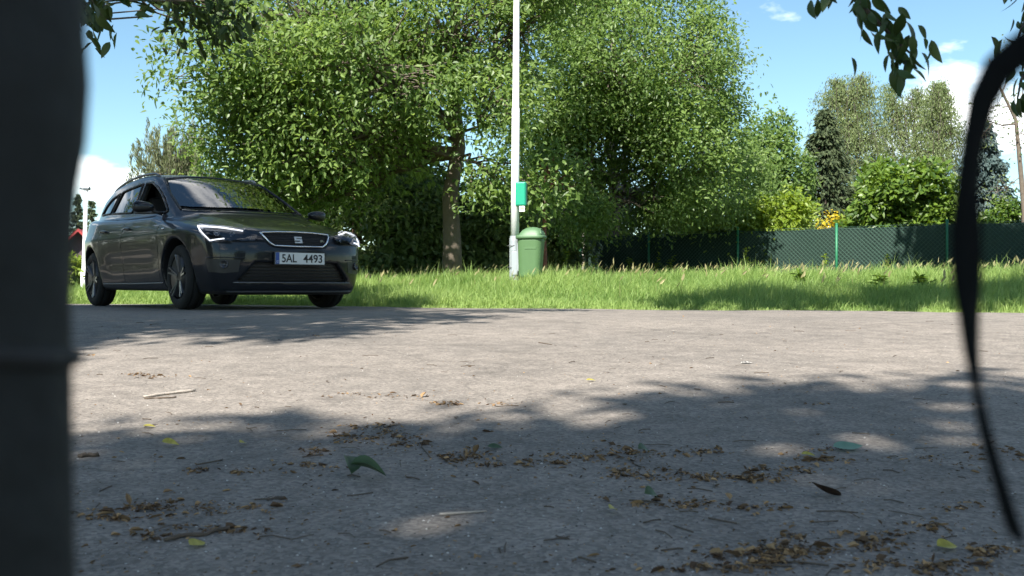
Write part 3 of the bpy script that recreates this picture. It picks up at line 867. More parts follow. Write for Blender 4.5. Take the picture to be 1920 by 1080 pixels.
def tree(name, label, base, trunk_h, r0, blobs, n_cl, per, ln, wd, spread, leafm, barkm, group=None, lean=(0, 0), twigs=.3, droop=.35, shell=.55, split=None, upn=.7, seed=1, limbs=True, cat='tree', gap=1.0, holes=None):
    """tapered trunk, limbs into each clump of the crown, twigs, leaves; all in world coordinates round an Empty at the base"""
    r = np.random.default_rng(seed)
    bx, by = base; bz = float(gz(bx, by)) - .05
    root = empty(name, (bx, by, bz)); tag(root, label, cat, group)
    O = np.array([bx, by, bz])
    top = np.array([bx + lean[0], by + lean[1], bz + trunk_h])
    tr = bend(O, top, 9, 0, .004, r)
    rr = r0 * np.interp(np.linspace(0, 1, 9), [0, .06, .15, 1], [1.25, 1.08, 1.0, .38])
    V, F = tubes([(tr - O, rr)], 12)
    # bark ridges
    V = V * 1.0; a = np.arctan2(V[:, 1], V[:, 0]); nn = rr.mean() * .06 * np.sin(a * 7 + V[:, 2] * 1.3)
    V[:, 0] += nn * np.cos(a); V[:, 1] += nn * np.sin(a)
    link('trunk', np_mesh('trunk', V, F), barkm, root)
    pk, C, k = crown_leaves(blobs, n_cl, per, ln, wd, spread, droop, shell, r, upn, gap=gap)
    paths = []
    B = np.array(blobs, float)
    if limbs:
        for i in range(len(B)):
            h = np.clip((B[i, 2] - bz) * .75, trunk_h * .35, trunk_h * .95); t = h / trunk_h
            st = O + (top - O) * t
            lr = r0 * .5 * (1 - .5 * t) * min(1, B[i, 3] / 1.0)
            pth = bend(st, B[i, :3], 7, .12 * B[i, 3], .03, r)
            paths.append((pth - O, np.linspace(lr, lr * .3, 7)))
            idx = np.where(k == i)[0]; idx = idx[r.random(len(idx)) < twigs]
            for j in idx:
                q = pth[r.integers(3, 7)]
                paths.append((bend(q, C[j], 4, 0, .05, r) - O, [.020, .014, .010, .005]))
        V, F = tubes(paths, 5, False)
        bo = link('branches', np_mesh('branches', V, F), barkm, root); bo['kind'] = 'stuff'
    if holes is not None:                                          # gaps in the crown that let single shafts of sun through
        c_ = pk[0] + pk[1] * (pk[3] * .5)[:, None]; keep = np.ones(len(c_), bool); sd3 = np.array(sun_dir)
        for g, rad_ in holes:
            q = c_ - g; q = q - (q @ sd3)[:, None] * sd3; keep &= np.linalg.norm(q, axis=1) > rad_
        pk = tuple(a_[keep] for a_ in pk)
    pk = (pk[0] - O, *pk[1:])
    leaf_obj('crown', pk, leafm, root)
    return root

def B_(px, py, d, rx, ry, rz):
    p = pix(px, py, d); return (p.x, p.y, p.z, rx, ry, rz)

# the big walnut behind the car
wal = [B_(900, -130, 17, 2.7, 2.0, 1.4), B_(560, 90, 15.5, 1.5, 1.6, 1.2), B_(480, 170, 16, 1.0, 1.2, .9), B_(430, 270, 16.5, .75, 1.0, .8), B_(600, 250, 16, 1.5, 1.3, 1.0),
       B_(520, 330, 17, 1.2, 1.1, .8), B_(700, 120, 15.5, 1.5, 1.5, 1.1), B_(685, 300, 16.5, 1.1, 1.2, .7), B_(850, 60, 16.2, 1.3, 1.4, .95), B_(930, 190, 15.8, .6, 1.0, .95),
       B_(925, 320, 16.0, .55, .8, .5), B_(760, 170, 18.4, 1.3, 1.2, .9), B_(640, 30, 17.5, 2.2, 1.6, 1.3), B_(380, 130, 15.5, .7, 1.0, .55), B_(980, 60, 17.5, .8, 1.2, 1.0), B_(1010, 350, 15.6, .35, .5, .35),
       B_(620, 370, 17.5, 1.0, .9, .5)]
p = pix(848, 520, 17)
tree('walnut_tree', 'tall walnut tree with a broad sunlit crown rising behind the car', (p.x, p.y), 6.5, .15, wal, 8800, 8, .102, .050, .36, M_WALNUT, M_BARK, lean=(.05, .2), twigs=.14, seed=3, shell=.25, droop=.15)
# second broadleaf tree behind the post and fence
bl = [B_(1100, -60, 24, 3.0, 2.2, 2.2), B_(1040, 200, 22.5, 1.4, 1.4, 1.5), B_(1150, 140, 22, 1.8, 1.6, 1.6), B_(1265, 150, 23, 1.5, 1.6, 1.5), B_(1300, 90, 24, .9, 1.4, .9), B_(1335, 170, 24, .7, 1.2, .9),
      B_(1340, 260, 24, .75, 1.3, .8), B_(1240, 300, 22.5, 1.6, 1.5, 1.1), B_(1100, 320, 22, 1.5, 1.4, 1.1), B_(1340, 350, 25, 1.1, 1.3, .9), B_(1180, 378, 22.5, 1.4, 1.2, .42), B_(1060, 392, 21.5, .9, 1.0, .45), B_(1390, 295, 26, .55, 1.0, .8), B_(1290, 368, 25, .8, 1.1, .42),
      B_(1375, 205, 24, .3, .5, .25), B_(1400, 350, 27.5, .9, 1.0, .8), B_(1080, 250, 22, 1.0, 1.0, 1.0), B_(1200, 230, 22, 1.2, 1.0, 1.0), B_(1110, 398, 23.5, 1.3, .9, .42), B_(1220, 392, 24, 1.2, .9, .4), B_(1385, 120, 24, .35, .6, .4), B_(1330, 60, 24, .4, .7, .35)]
p = pix(1150, 520, 29.0)
tree('broadleaf_tree', 'dense bright green broadleaf tree filling the space right of the lamp post', (p.x, p.y), 7.5, .20, bl, 12000, 8, .10, .052, .42, M_WALNUT2, M_BARK, twigs=.10, seed=5, shell=.3, droop=.15)
# reddish trunk seen behind the bin
p = pix(668, 500, 21)
tree('plum_tree', 'slim brown-trunked tree standing in the shade behind the bonnet', (p.x, p.y), 3.2, .13, [B_(668, 250, 21.5, 1.4, 1.2, .9), B_(720, 330, 21, 1.2, 1, .6), B_(600, 320, 21.5, 1.2, 1, .7)], 1300, 8, .15, .07, .34, M_SHRUB, plain('bark_red_brown', (.17, .10, .07), .9, 0, .3, 9, .8, 40), twigs=.1, seed=8)
p = pix(1021, 520, 18.5)
tree('slender_tree', 'thin reddish stem growing right behind the green bin', (p.x, p.y), 2.4, .045, [B_(1030, 330, 18.8, .5, .5, .5)], 160, 7, .14, .065, .3, M_WALNUT2, plain('bark_reddish', (.20, .08, .05), .85, 0, .3, 12, .5, 40), twigs=.3, seed=9)

def bush(name, label, px, py_top, py_bot, half_w, d, n_cl, per, ln, wd, leafm, seed, group=None, cat='shrub', blobs=None, depth=None, stem=M_BARKD, spread=.26, shell=.6):
    r = np.random.default_rng(seed)
    c = pix(px, py_top, d); bz = float(gz(c.x, c.y)) - .04
    h = c.z - bz; hw = half_w / 1862 * d; dp = depth or hw * .8
    root = empty(name, (c.x, c.y, bz)); tag(root, label, cat, group)
    if blobs is None:
        blobs = [(0, 0, h * .48, hw * .85, dp, h * .46)]
        for i in range(6):
            a = r.uniform(0, 6.28); blobs.append((math.cos(a) * hw * .5, math.sin(a) * dp * .5, h * r.uniform(.35, .72), hw * .45, dp * .5, h * .28))
    pk, C, k = crown_leaves(blobs, n_cl, per, ln, wd, spread, .2, shell, r)
    pk[0][:, 2] = np.abs(pk[0][:, 2])
    paths = []
    for i in range(9):
        e_ = C[r.integers(len(C))]; paths.append((bend((r.normal(0, .06), r.normal(0, .06), 0), e_ * np.array([.8, .8, .9]), 5, 0, .04, r), [.03, .025, .018, .01, .005]))
    V, F = tubes(paths, 5, False); link('stems', np_mesh('stems', V, F), stem, root)['kind'] = 'stuff'
    leaf_obj('foliage', pk, leafm, root)
    return root

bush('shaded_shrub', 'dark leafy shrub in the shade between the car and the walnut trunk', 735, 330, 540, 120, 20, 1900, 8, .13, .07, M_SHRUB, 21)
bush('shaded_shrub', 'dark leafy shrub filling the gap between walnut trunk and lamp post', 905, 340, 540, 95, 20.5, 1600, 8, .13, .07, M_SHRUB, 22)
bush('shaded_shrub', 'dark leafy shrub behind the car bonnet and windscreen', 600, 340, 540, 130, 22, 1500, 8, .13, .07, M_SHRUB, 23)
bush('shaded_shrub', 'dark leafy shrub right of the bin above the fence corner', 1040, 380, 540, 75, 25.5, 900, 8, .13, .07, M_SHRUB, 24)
bush('background_shrub', 'leafy shrub deep behind the fence under the broadleaf tree', 1130, 325, 520, 110, 31, 1300, 8, .17, .09, M_SHRUB, 36)
bush('background_shrub', 'leafy shrub behind the fence between broadleaf tree and sapling', 1275, 330, 520, 110, 32, 1300, 8, .17, .09, M_SHRUB, 37)
bush('background_shrub', 'leafy shrub deep in the shade far behind the lamp post', 985, 320, 520, 90, 27, 1200, 8, .15, .08, M_SHRUB, 38)
bush('low_hedge', 'low sunlit leafy hedge glimpsed under the car between its wheels', 290, 505, 570, 150, 18.5, 1700, 8, .10, .06, M_LIME, 25, cat='hedge', depth=.5, spread=.16)
bush('roadside_hedge', 'light green hedge behind the far lamp post on the left', 118, 482, 560, 62, 46, 1100, 8, .2, .11, M_LIME, 26, cat='hedge', depth=1.0)
bush('laurel_bush', 'large glossy dark green bush above the fence left of the strap', 1690, 300, 520, 105, 29, 2600, 8, .20, .11, M_BUSH, 27, shell=.8)
bush('lime_shrub', 'round yellow-green shrub just above the fence beside the laurel bush', 1445, 366, 520, 82, 26.3, 1600, 8, .13, .07, M_LIME, 28)
bush('lime_shrub', 'low yellow-green shrub above the fence post nearest the broadleaf tree', 1335, 388, 520, 50, 26.9, 900, 8, .12, .065, M_LIME, 29)
bush('flowering_shrub', 'small shrub of orange-yellow blossom peeping over the fence', 1556, 402, 520, 34, 30.5, 300, 8, .09, .07, M_FLOWER, 30)
bush('lime_shrub', 'small yellow-green shrub between the yellow blossom and the laurel bush', 1612, 385, 520, 30, 30, 420, 8, .13, .07, M_LIME, 31)
bush('corner_shrub', 'dark shrub above the fence right of the strap', 1890, 372, 520, 60, 31, 800, 8, .15, .08, M_BUSH, 32)
bush('tall_shrub', 'green bushy sapling between the broadleaf tree and the spruce', 1450, 190, 520, 84, 36, 2300, 8, .17, .085, M_WALNUT2, 33, shell=.5)
bush('tall_shrub', 'grey-green bush filling the gap under the birches beside the spruce', 1610, 320, 520, 70, 44, 1200, 8, .18, .09, M_SHRUB, 34)
bush('tall_shrub', 'pale bush at the left margin beyond the hedge', 130, 440, 545, 60, 55, 900, 8, .2, .1, M_BIRCH, 35)

def conifer(name, label, px, py_top, half_w, d, leafm, seed, n=2600, base_open=.1):
    r = np.random.default_rng(seed)
    c = pix(px, py_top, d); bz = float(gz(np.clip(c.x, -60, 60), np.clip(c.y, -60, 60))) - .05; h = c.z - bz; hw = half_w / 1862 * d
    root = empty(name, (c.x, c.y, bz)); tag(root, label, 'tree')
    V, F = tubes([([(0, 0, 0), (0, 0, h * .5), (0, 0, h)], [.02 * h, .013 * h, .006])], 8); link('trunk', np_mesh('trunk', V, F), M_BARKD, root)
    paths = []; P = []; D = []; nb = int(n / 22)
    for i in range(nb):
        t = r.random() ** .8; z = h * (base_open + (1 - base_open) * t) * .985; rad = hw * (1 - t) ** .85 * r.uniform(.72, 1.12) + .05; a = r.uniform(0, 6.28)
        e_ = np.array([math.cos(a) * rad, math.sin(a) * rad, -rad * .28 + .06 * rad])
        pts = np.array([(0, 0, z), (e_[0] * .5, e_[1] * .5, z + e_[2] * .35), (e_[0], e_[1], z + e_[2] * .85)])
        paths.append((pts, [.02, .014, .005]))
        m = 26; s = np.sqrt(r.random(m)); q = np.stack([np.interp(s, [0, .5, 1], pts[:, j]) for j in range(3)], -1)
        q += r.normal(0, .05 + .06 * rad, (m, 3)) * np.array([1, 1, .55]); P.append(q)
        D.append(unit(np.tile(e_, (m, 1)) * .8 / (rad + .01) + rdir(m, r) * .6 + np.array([0, 0, -.35])))
    V, F = tubes(paths, 4, False); link('branches', np_mesh('branches', V, F), M_BARKD, root)['kind'] = 'stuff'
    P = np.concatenate(P); D = np.concatenate(D); m = len(P)
    N = unit(rdir(m, r) + np.array([0, 0, 1.0]))
    leaf_obj('crown', (P, D, N, r.uniform(.7, 1.3, m) * .035 * h ** .5 * 2.1, r.uniform(.7, 1.3, m) * .016 * h ** .5 * 2, np.clip(r.normal(.45, .28, m), 0, 1)), leafm, root, .1, .25)
    return root
conifer('spruce_tree', 'dark pointed spruce standing just left of the birches', 1548, 200, 100, 42, M_SPRUCE, 41, 9000)
conifer('blue_spruce_tree', 'broad blue-grey spruce partly hidden behind the hanging strap', 1845, 225, 95, 38, M_SPRUCEB, 42, 8000)
conifer('pine_tree', 'dark evergreen at the far left behind the distant lamp post', 172, 372, 28, 70, M_SPRUCE, 43, 2600)
conifer('pine_tree', 'second dark evergreen at the far left margin of the view', 145, 362, 26, 74, M_SPRUCE, 44, 2600)

def birch(name, label, px, py_top, half_w, d, seed, n_str=420, stems=2, per=34):
    """thin arching limbs and hanging strands of tiny leaves"""
    r = np.random.default_rng(seed)
    c = pix(px, py_top, d); bz = float(gz(min(c.x, 60), 60)) - .05; h = c.z - bz; hw = half_w / 1862 * d
    root = empty(name, (c.x, c.y, bz)); tag(root, label, 'tree')
    tp = []
    for i in range(stems):
        o_ = np.array([r.normal(0, hw * .12), r.normal(0, .3), 0]); e_ = o_ + np.array([(i - (stems - 1) / 2) * hw * .5, 0, h * r.uniform(.88, .96)])
        tp.append((bend(o_, e_, 9, 0, .012, r), np.linspace(.011 * h, .03, 9)))
    V, F = tubes(tp, 7); link('trunk', np_mesh('trunk', V, F), M_BIRCHB, root)
    paths = []; P = []; D = []
    for i in range(n_str):
        st = tp[r.integers(stems)][0]; t = .30 + .70 * r.random() ** .8
        q = np.array([np.interp(t, np.linspace(0, 1, 9), st[:, j]) for j in range(3)])
        a = r.uniform(0, 6.28); prof = math.sin(min(1, (1.06 - t) / .62) * 1.5) * .95 + .10; rad = hw * prof * r.uniform(.25, 1.05)
        e_ = q + np.array([math.cos(a) * rad, math.sin(a) * rad, rad * r.uniform(.15, .55)]); e_[2] = min(e_[2], h * r.uniform(.93, 1.0))
        hang = h * r.uniform(.05, .15); end = e_ + np.array([math.cos(a) * .15 * rad, math.sin(a) * .15 * rad, -hang])
        pts = np.array([q, (q + e_) / 2 + np.array([0, 0, .12 * rad]), e_, end])
        if i % 3 == 0: paths.append((pts, [.05, .03, .018, .006]))
        m = per; s = r.uniform(.3, 1, m); w = np.stack([np.interp(s, [0, .33, .62, 1], pts[:, j]) for j in range(3)], -1) + r.normal(0, .16, (m, 3))
        P.append(w); D.append(unit(rdir(m, r) * .7 + np.array([0, 0, -1.0])))
    V, F = tubes(paths, 4, False); link('branches', np_mesh('branches', V, F), M_BARKD, root)['kind'] = 'stuff'
    P = np.concatenate(P); D = np.concatenate(D); m = len(P)
    leaf_obj('crown', (P, D, rdir(m, r), r.uniform(.12, .26, m), r.uniform(.04, .085, m), np.clip(r.normal(.5, .25, m), 0, 1)), M_BIRCH, root, .1, .1)
    return root
birch('birch_tree', 'tallest airy birch with drooping branches left of centre in the group', 1600, 112, 92, 72, 51, 820)
birch('birch_tree', 'birch with a narrow grey-green crown in the middle of the group', 1695, 128, 66, 74, 52, 520)
birch('birch_tree', 'birch rising beside the hanging strap, rightmost of the group', 1768, 122, 62, 70, 53, 520)

def plume_tree():
    r = np.random.default_rng(61)
    c = pix(330, 215, 42); bz = float(gz(c.x, 42)) - .05; h = c.z - bz
    root = empty('feathery_tree', (c.x, c.y, bz)); tag(root, 'pale feathery tree with upswept plumes above the car roof', 'tree')
    V, F = tubes([([(0, 0, 0), (.05, 0, h * .4), (0, .1, h * .75)], [.16, .11, .04])], 8); link('trunk', np_mesh('trunk', V, F), M_BARK, root)
    paths = []; P = []; D = []
    for i in range(270):
        z0 = h * r.uniform(.10, .72); a = r.uniform(0, 6.28); rad = (4.4 - 4.0 * z0 / h) * r.uniform(.2, 1.0)
        x = math.cos(a) * rad; y = math.sin(a) * rad * .8; up = h * r.uniform(.16, .27)
        pts = np.array([(0, 0, z0), (x * .6, y * .6, z0 + up * .15), (x * .95, y * .95, z0 + up * .55), (x * .93 + .12, y, min(z0 + up, h))])
        paths.append((pts, [.03, .022, .014, .004]))
        m = 80; s = r.uniform(.3, 1, m); w = np.stack([np.interp(s, [0, .3, .65, 1], pts[:, j]) for j in range(3)], -1) + r.normal(0, .085, (m, 3)) * (1.15 - s)[:, None] * 1.6
        t_ = unit(pts[3] - pts[1]); P.append(w); D.append(unit(t_ + rdir(m, r) * .45))
    V, F = tubes(paths, 4, False); link('branches', np_mesh('branches', V, F), M_BARK, root)['kind'] = 'stuff'
    P = np.concatenate(P); D = np.concatenate(D); m = len(P)
    leaf_obj('crown', (P, D, rdir(m, r), r.uniform(.12, .26, m), r.uniform(.03, .055, m), np.clip(r.normal(.5, .25, m), 0, 1)), M_FEATHER, root, .1, -.1)
plume_tree()

# thin bare tree at the right margin
def bare_tree():
    r = np.random.default_rng(71)
    c = pix(1916, 200, 30); bz = float(gz(c.x, 30)) - .05
    root = empty('bare_tree', (c.x, c.y, bz)); tag(root, 'thin almost leafless tree at the right edge with crooked twigs', 'tree')
    O = np.array([c.x, c.y, bz])
    q = lambda px, py: np.array(pix(px, py, 30)) - O
    tr = np.array([(0, 0, 0), q(1921, 400), q(1913, 310), q(1905, 225), q(1893, 200), q(1868, 150), q(1855, 110)])
    V, F = tubes([(tr, [.10, .08, .07, .055, .045, .03, .012])], 8); link('trunk', np_mesh('trunk', V, F), M_BARK, root)
    paths = [([q(1905, 232), q(1880, 235), q(1858, 228), q(1842, 222)], [.035, .025, .016, .006]), ([q(1862, 229), q(1845, 250), q(1835, 262)], [.02, .014, .005]), ([q(1903, 222), q(1915, 195), q(1920, 160)], [.04, .03, .012]),
             ([q(1893, 200), q(1870, 198), q(1856, 201)], [.02, .012, .005]), ([q(1880, 170), q(1893, 140), q(1900, 100)], [.02, .014, .006]), ([q(1915, 280), q(1905, 262), q(1914, 248)], [.03, .02, .01]), ([q(1915, 330), q(1890, 350), q(1870, 360)], [.015, .01, .004])]
    pk = []
    for pth, _ in list(paths):
        pth = np.array(pth)
        for i in range(16):
            s = pth[r.integers(1, len(pth))]; e_ = s + rdir(1, r)[0] * np.array([.5, .5, .45]); paths.append((bend(s, e_, 4, 0, .06, r), [.008, .006, .004, .002])); pk.append(e_)
    V, F = tubes(paths, 5, False); link('branches', np_mesh('branches', V, F), M_BARK, root)['kind'] = 'stuff'
    P = np.repeat(np.array(pk), 5, 0) + r.normal(0, .12, (len(pk) * 5, 3)); m = len(P)
    leaf_obj('crown', (P, rdir(m, r), rdir(m, r), r.uniform(.06, .12, m), r.uniform(.03, .06, m), r.random(m)), M_BIRCH, root)
bare_tree()
# ------------------------------------------------------------------ overhanging trees that shade the road
def shadow_blob(x, y, h, rx, ry, rz):
    """clump of crown, h above the eye, whose shadow falls round ground point x, y"""
    s = np.array(sun_dir) / sun_dir.z; z0 = float(gz(x, y)); dz = EYE + h - z0
    return (x + s[0] * dz, y + s[1] * dz, EYE + h, rx, ry, rz)
sh_near = [shadow_blob(-.2, 1.3, 8.2, 1.5, 1.1, .9), shadow_blob(.7, 2.2, 8.6, 1.1, .8, .8), shadow_blob(1.6, 2.7, 8.4, 1.0, .75, .7), shadow_blob(-.45, 2.1, 8.3, .75, .75, .7), shadow_blob(1.2, 1.3, 8.0, 1.3, 1.0, .9),
           shadow_blob(-1.3, 1.4, 8.1, 1.0, .9, .8), shadow_blob(2.6, 2.2, 8.2, 1.0, .9, .8), shadow_blob(1.3, 3.1, 8.8, .8, .45, .5), shadow_blob(2.2, 3.4, 8.8, .7, .45, .5), shadow_blob(-.2, 0, 7.8, 2.2, 1.2, 1.0), shadow_blob(2.5, .6, 7.8, 1.4, 1.2, 1.0)]
FLECKS = [(road_at(a_, b_), r_) for a_, b_, r_ in [(1570, 905, 0.086), (1640, 926, 0.071), (820, 990, 0.073), (862, 958, 0.061), (1430, 808, 0.078), (1622, 825, 0.071), (1450, 842, 0.078), (1790, 765, 0.086), (1790, 795, 0.086), (1800, 828, 0.086), (1815, 912, 0.071), (1130, 790, 0.093), (1590, 850, 0.057), (1700, 905, 0.065), (1500, 770, 0.065)]]
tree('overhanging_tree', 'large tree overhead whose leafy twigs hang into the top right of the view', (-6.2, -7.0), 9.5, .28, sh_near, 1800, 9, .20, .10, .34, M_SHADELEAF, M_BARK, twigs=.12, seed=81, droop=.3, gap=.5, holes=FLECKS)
sh_left = [shadow_blob(-3.6, 10.6, 7.0, 2.2, 1.9, 1.0), shadow_blob(-2.3, 8.4, 7.0, 1.5, .9, .8), shadow_blob(-3.2, 7.0, 7.2, 1.5, .9, .8), shadow_blob(-1.6, 9.4, 6.6, 1.0, .8, .7), shadow_blob(-4.4, 8.6, 7.2, 1.6, 1.6, 1.0), shadow_blob(-5.6, 6.6, 7.0, 1.5, 1.5, .9),
           shadow_blob(-3.0, 5.5, 7.0, .9, .4, .5), shadow_blob(-5.5, 11, 6.6, 1.6, 1.6, .9), shadow_blob(-2.0, 11.6, 6.4, .9, .8, .6), shadow_blob(-.6, 8.9, 6.6, .6, .4, .4), shadow_blob(-2.4, 4.9, 6.9, .5, .2, .3), B_(350, -5, 10.5, .6, .8, .22), B_(165, -25, 9.0, .25, .4, .14), B_(285, 30, 10.5, .25, .4, .10), shadow_blob(-2.2, 6.2, 7.1, 1.2, .5, .5), shadow_blob(-3.2, 5.9, 7.1, 1.3, .5, .5), shadow_blob(-1.3, 7.5, 6.9, 1.0, .5, .5), shadow_blob(-.2, 9.6, 6.5, .9, .35, .4), shadow_blob(-7.5, 9, 7, 1.8, 1.8, .9), shadow_blob(-8, 12.5, 7, 1.8, 1.8, .9)]
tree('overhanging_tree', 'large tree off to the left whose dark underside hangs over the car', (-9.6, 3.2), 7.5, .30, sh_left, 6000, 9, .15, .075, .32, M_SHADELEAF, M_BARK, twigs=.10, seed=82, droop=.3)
sh_right = [shadow_blob(2.9, 10.6, 7.5, 1.2, .5, .5), shadow_blob(4.2, 10.3, 7.5, 1.4, .7, .6), shadow_blob(5.6, 9.8, 7.5, 1.2, .6, .7), shadow_blob(10.0, 22.6, 7.4, 1.3, 1.3, 1.0), shadow_blob(11.2, 21.5, 7.4, 1.5, 1.4, 1.0), shadow_blob(12.2, 20, 7.4, 1.8, 1.8, 1.2), shadow_blob(7.3, 10.5, 7.5, 1.6, 1.4, .9), shadow_blob(9, 13.5, 7.6, 1.8, 1.8, 1.0)]
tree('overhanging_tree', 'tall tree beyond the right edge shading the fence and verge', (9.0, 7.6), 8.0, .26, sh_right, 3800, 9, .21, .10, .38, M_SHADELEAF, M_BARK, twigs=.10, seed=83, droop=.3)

# trees and hedges round the place, outside the view, that the car's paint mirrors; right and rear ones added for this
for i, (x, y, h, w, lb) in enumerate([(-15, 13, 5.5, 3.0, 'leafy tree off to the left beside the road'), (-19, 20, 6.5, 3.5, 'leafy tree further along the road to the left'), (-13, 3, 5.5, 3.0, 'leafy tree on the left side level with the camera'), (13, -4, 5.5, 3.2, 'unseen leafy tree added behind and right of the camera for reflections'), (16, 5, 6.0, 3.2, 'unseen leafy tree added right of the road for reflections'), (6, -11, 6.0, 3.2, 'unseen leafy tree added behind the camera for reflections')]):
    g0 = float(gz(x, y)); bl_ = [(x, y, g0 + h * .5, w * .9, w * .9, h * .46), (x + .8, y + .6, g0 + h * .7, w * .6, w * .6, h * .35), (x - .9, y - .4, g0 + h * .35, w * .7, w * .7, h * .33)]
    tree('roadside_tree', lb, (x, y), h * .6, .16, bl_, 900, 6, .32, .16, .5, M_SHRUB, M_BARKD, twigs=.05, seed=300 + i, shell=.8, group='trees round the road outside the view')

# single leaves on the twigs that hang into view
def leaf_mesh(name, ln, wd, mat, fold=.25, curl=.2, n=7):
    t = np.linspace(0, 1, n); w = np.sin(np.pi * t ** .8) ** .9 * wd * .5
    V = []; F = []
    for i in range(n):
        x = t[i] * ln; zc = -curl * ln * t[i] ** 2
        V += [(x, -w[i], zc + fold * w[i]), (x, 0, zc), (x, w[i], zc + fold * w[i])]
    for i in range(n - 1):
        a = i * 3; F += [(a, a + 3, a + 4, a + 1), (a + 1, a + 4, a + 5, a + 2)]
    me = bpy.data.meshes.new(name); me.from_pydata(V, [], F)
    for p in me.polygons: p.use_smooth = True
    at = me.attributes.new('v', 'FLOAT', 'POINT'); at.data.foreach_set('value', np.full(len(V), .35, np.float32))
    me.materials.append(mat); return me
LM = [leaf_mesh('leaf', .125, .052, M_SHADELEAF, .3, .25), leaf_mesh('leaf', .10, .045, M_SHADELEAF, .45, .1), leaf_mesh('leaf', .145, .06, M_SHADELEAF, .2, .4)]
def hanging(owner, pth_px, d, n, seed, sc=1.0, spread=.05):
    r = np.random.default_rng(seed)
    O = np.array(owner.location)
    P = np.array([pix(a, b, d + dd) for a, b, dd in pth_px]) - O
    br = tube_obj('hanging_branch', [(P, np.linspace(.006, .002, len(P)))], M_BARKD, owner, 6)
    for i in range(n):
        s = r.random() ** .8; k = np.linspace(0, 1, len(P)); q = np.array([np.interp(s, k, P[:, j]) for j in range(3)]) + r.normal(0, spread, 3)
        dr = unit(rdir(1, r)[0] * np.array([.7, .7, .4]) + np.array([.25, 0, -.9])); N = rdir(1, r)[0]
        S = unit(np.cross(N, dr)); N = np.cross(dr, S)
        lf = bpy.data.objects.new('leaf', LM[r.integers(3)]); COL.objects.link(lf); lf.parent = br
        M = Matrix(np.array([dr, S, N]).T.tolist()).to_4x4(); k_ = sc * r.uniform(.7, 1.15)
        lf.matrix_basis = Matrix.Translation(q) @ M @ Matrix.Scale(k_, 4)
ov = [o for o in bpy.data.objects if o.name.startswith('overhanging_tree')]
ov.sort(key=lambda o: o.name)
hanging(ov[0], [(1540, -260, .2), (1575, -80, .1), (1612, 5, 0), (1655, 50, 0), (1690, 85, 0), (1712, 104, 0)], 2.0, 84, 91, .38, .027)
hanging(ov[0], [(1520, -200, .2), (1545, -30, 0), (1552, 10, 0)], 2.0, 9, 92, .36, .02)
hanging(ov[0], [(1985, -160, .2), (1940, 0, .1), (1915, 55, 0), (1905, 80, 0)], 2.1, 46, 93, .39, .038)
hanging(ov[0], [(1985, 60, .2), (1935, 110, .1), (1915, 150, 0), (1908, 185, 0)], 2.1, 22, 94, .39, .025)
hanging(ov[1], [(120, -120, .1), (165, -10, 0), (195, 36, 0)], 7.0, 26, 95, 1.2, .10)
# ------------------------------------------------------------------ street furniture
M_WHITE = plain('white_paint_post', (.74, .75, .76), .45, 0, .07, 6, .05, 60)
M_GREYPOST = plain('galvanised_grey', (.36, .40, .42), .5, .3, .12, 12, .05, 80)
M_BIN = plain('bin_green', (.085, .165, .070), .5, 0, .07, 14, .08, 200)
M_BINLID = plain('bin_lid_green', (.085, .165, .08), .5, 0, .07, 14, .08, 200)
M_TEAL = plain('teal_paint', (.010, .30, .18), .4, 0, .06, 20)
M_TEALSHADE = plain('teal_shaded_side', (.006, .10, .07), .5, 0, .06, 20)  # teal darkened: shade on the box's right side put into the colour
M_LABEL = plain('orange_label', (.72, .42, .22), .6, 0, .1, 60)
M_LABELW = plain('white_label', (.75, .72, .68), .6, 0, .05, 60)
M_DARK = plain('opening_shade', (.006, .007, .006), .8)
M_STEEL = plain('dull_steel_band', (.22, .23, .24), .4, .8, .2, 40)

PD = 14.0
pb = pix(964.5, 540, PD); pzg = float(gz(pb.x, PD))
post = empty('lamp_post', (pb.x, PD, pzg)); tag(post, 'tall white lamp post carrying the green bin on the verge', 'lamp post')
lean = .0075
def lp_(z): return (lean * z, 0, z)
Vt, Qt = lathe([(.0705, -.1), (.0705, .72), (.069, .76), (.062, .79), (.062, .80)], 24)
link('base_sleeve', np_mesh('base_sleeve', Vt, Qt), M_GREYPOST, post)
V, F = tubes([([lp_(z) for z in (.70, 1.6, 2.6, 2.605, 4.2, 6.0)], [.060, .057, .055, .047, .043, .038])], 20)
link('mast', np_mesh('mast', V, F), M_WHITE, post)
bm = bmesh.new(); bm_box(bm, (.0, -.0735, .42), (.085, .006, .34), bevel=.01); bm_obj('access_door', bm, M_GREYPOST, post)
V, F = tubes([([(lean * 6, 0, 5.95), (lean * 6 + .3, -.2, 6.15), (lean * 6 + .8, -.5, 6.2)], [.035, .03, .03])], 10); link('lamp_arm', np_mesh('lamp_arm', V, F), M_WHITE, post)
bm = bmesh.new(); bm_box(bm, (lean * 6 + 1.0, -.63, 6.2), (.5, .2, .1), Matrix.Rotation(R(-32), 3, 'Z'), .03, 3); bm_obj('lamp_head', bm, M_GREYPOST, post)

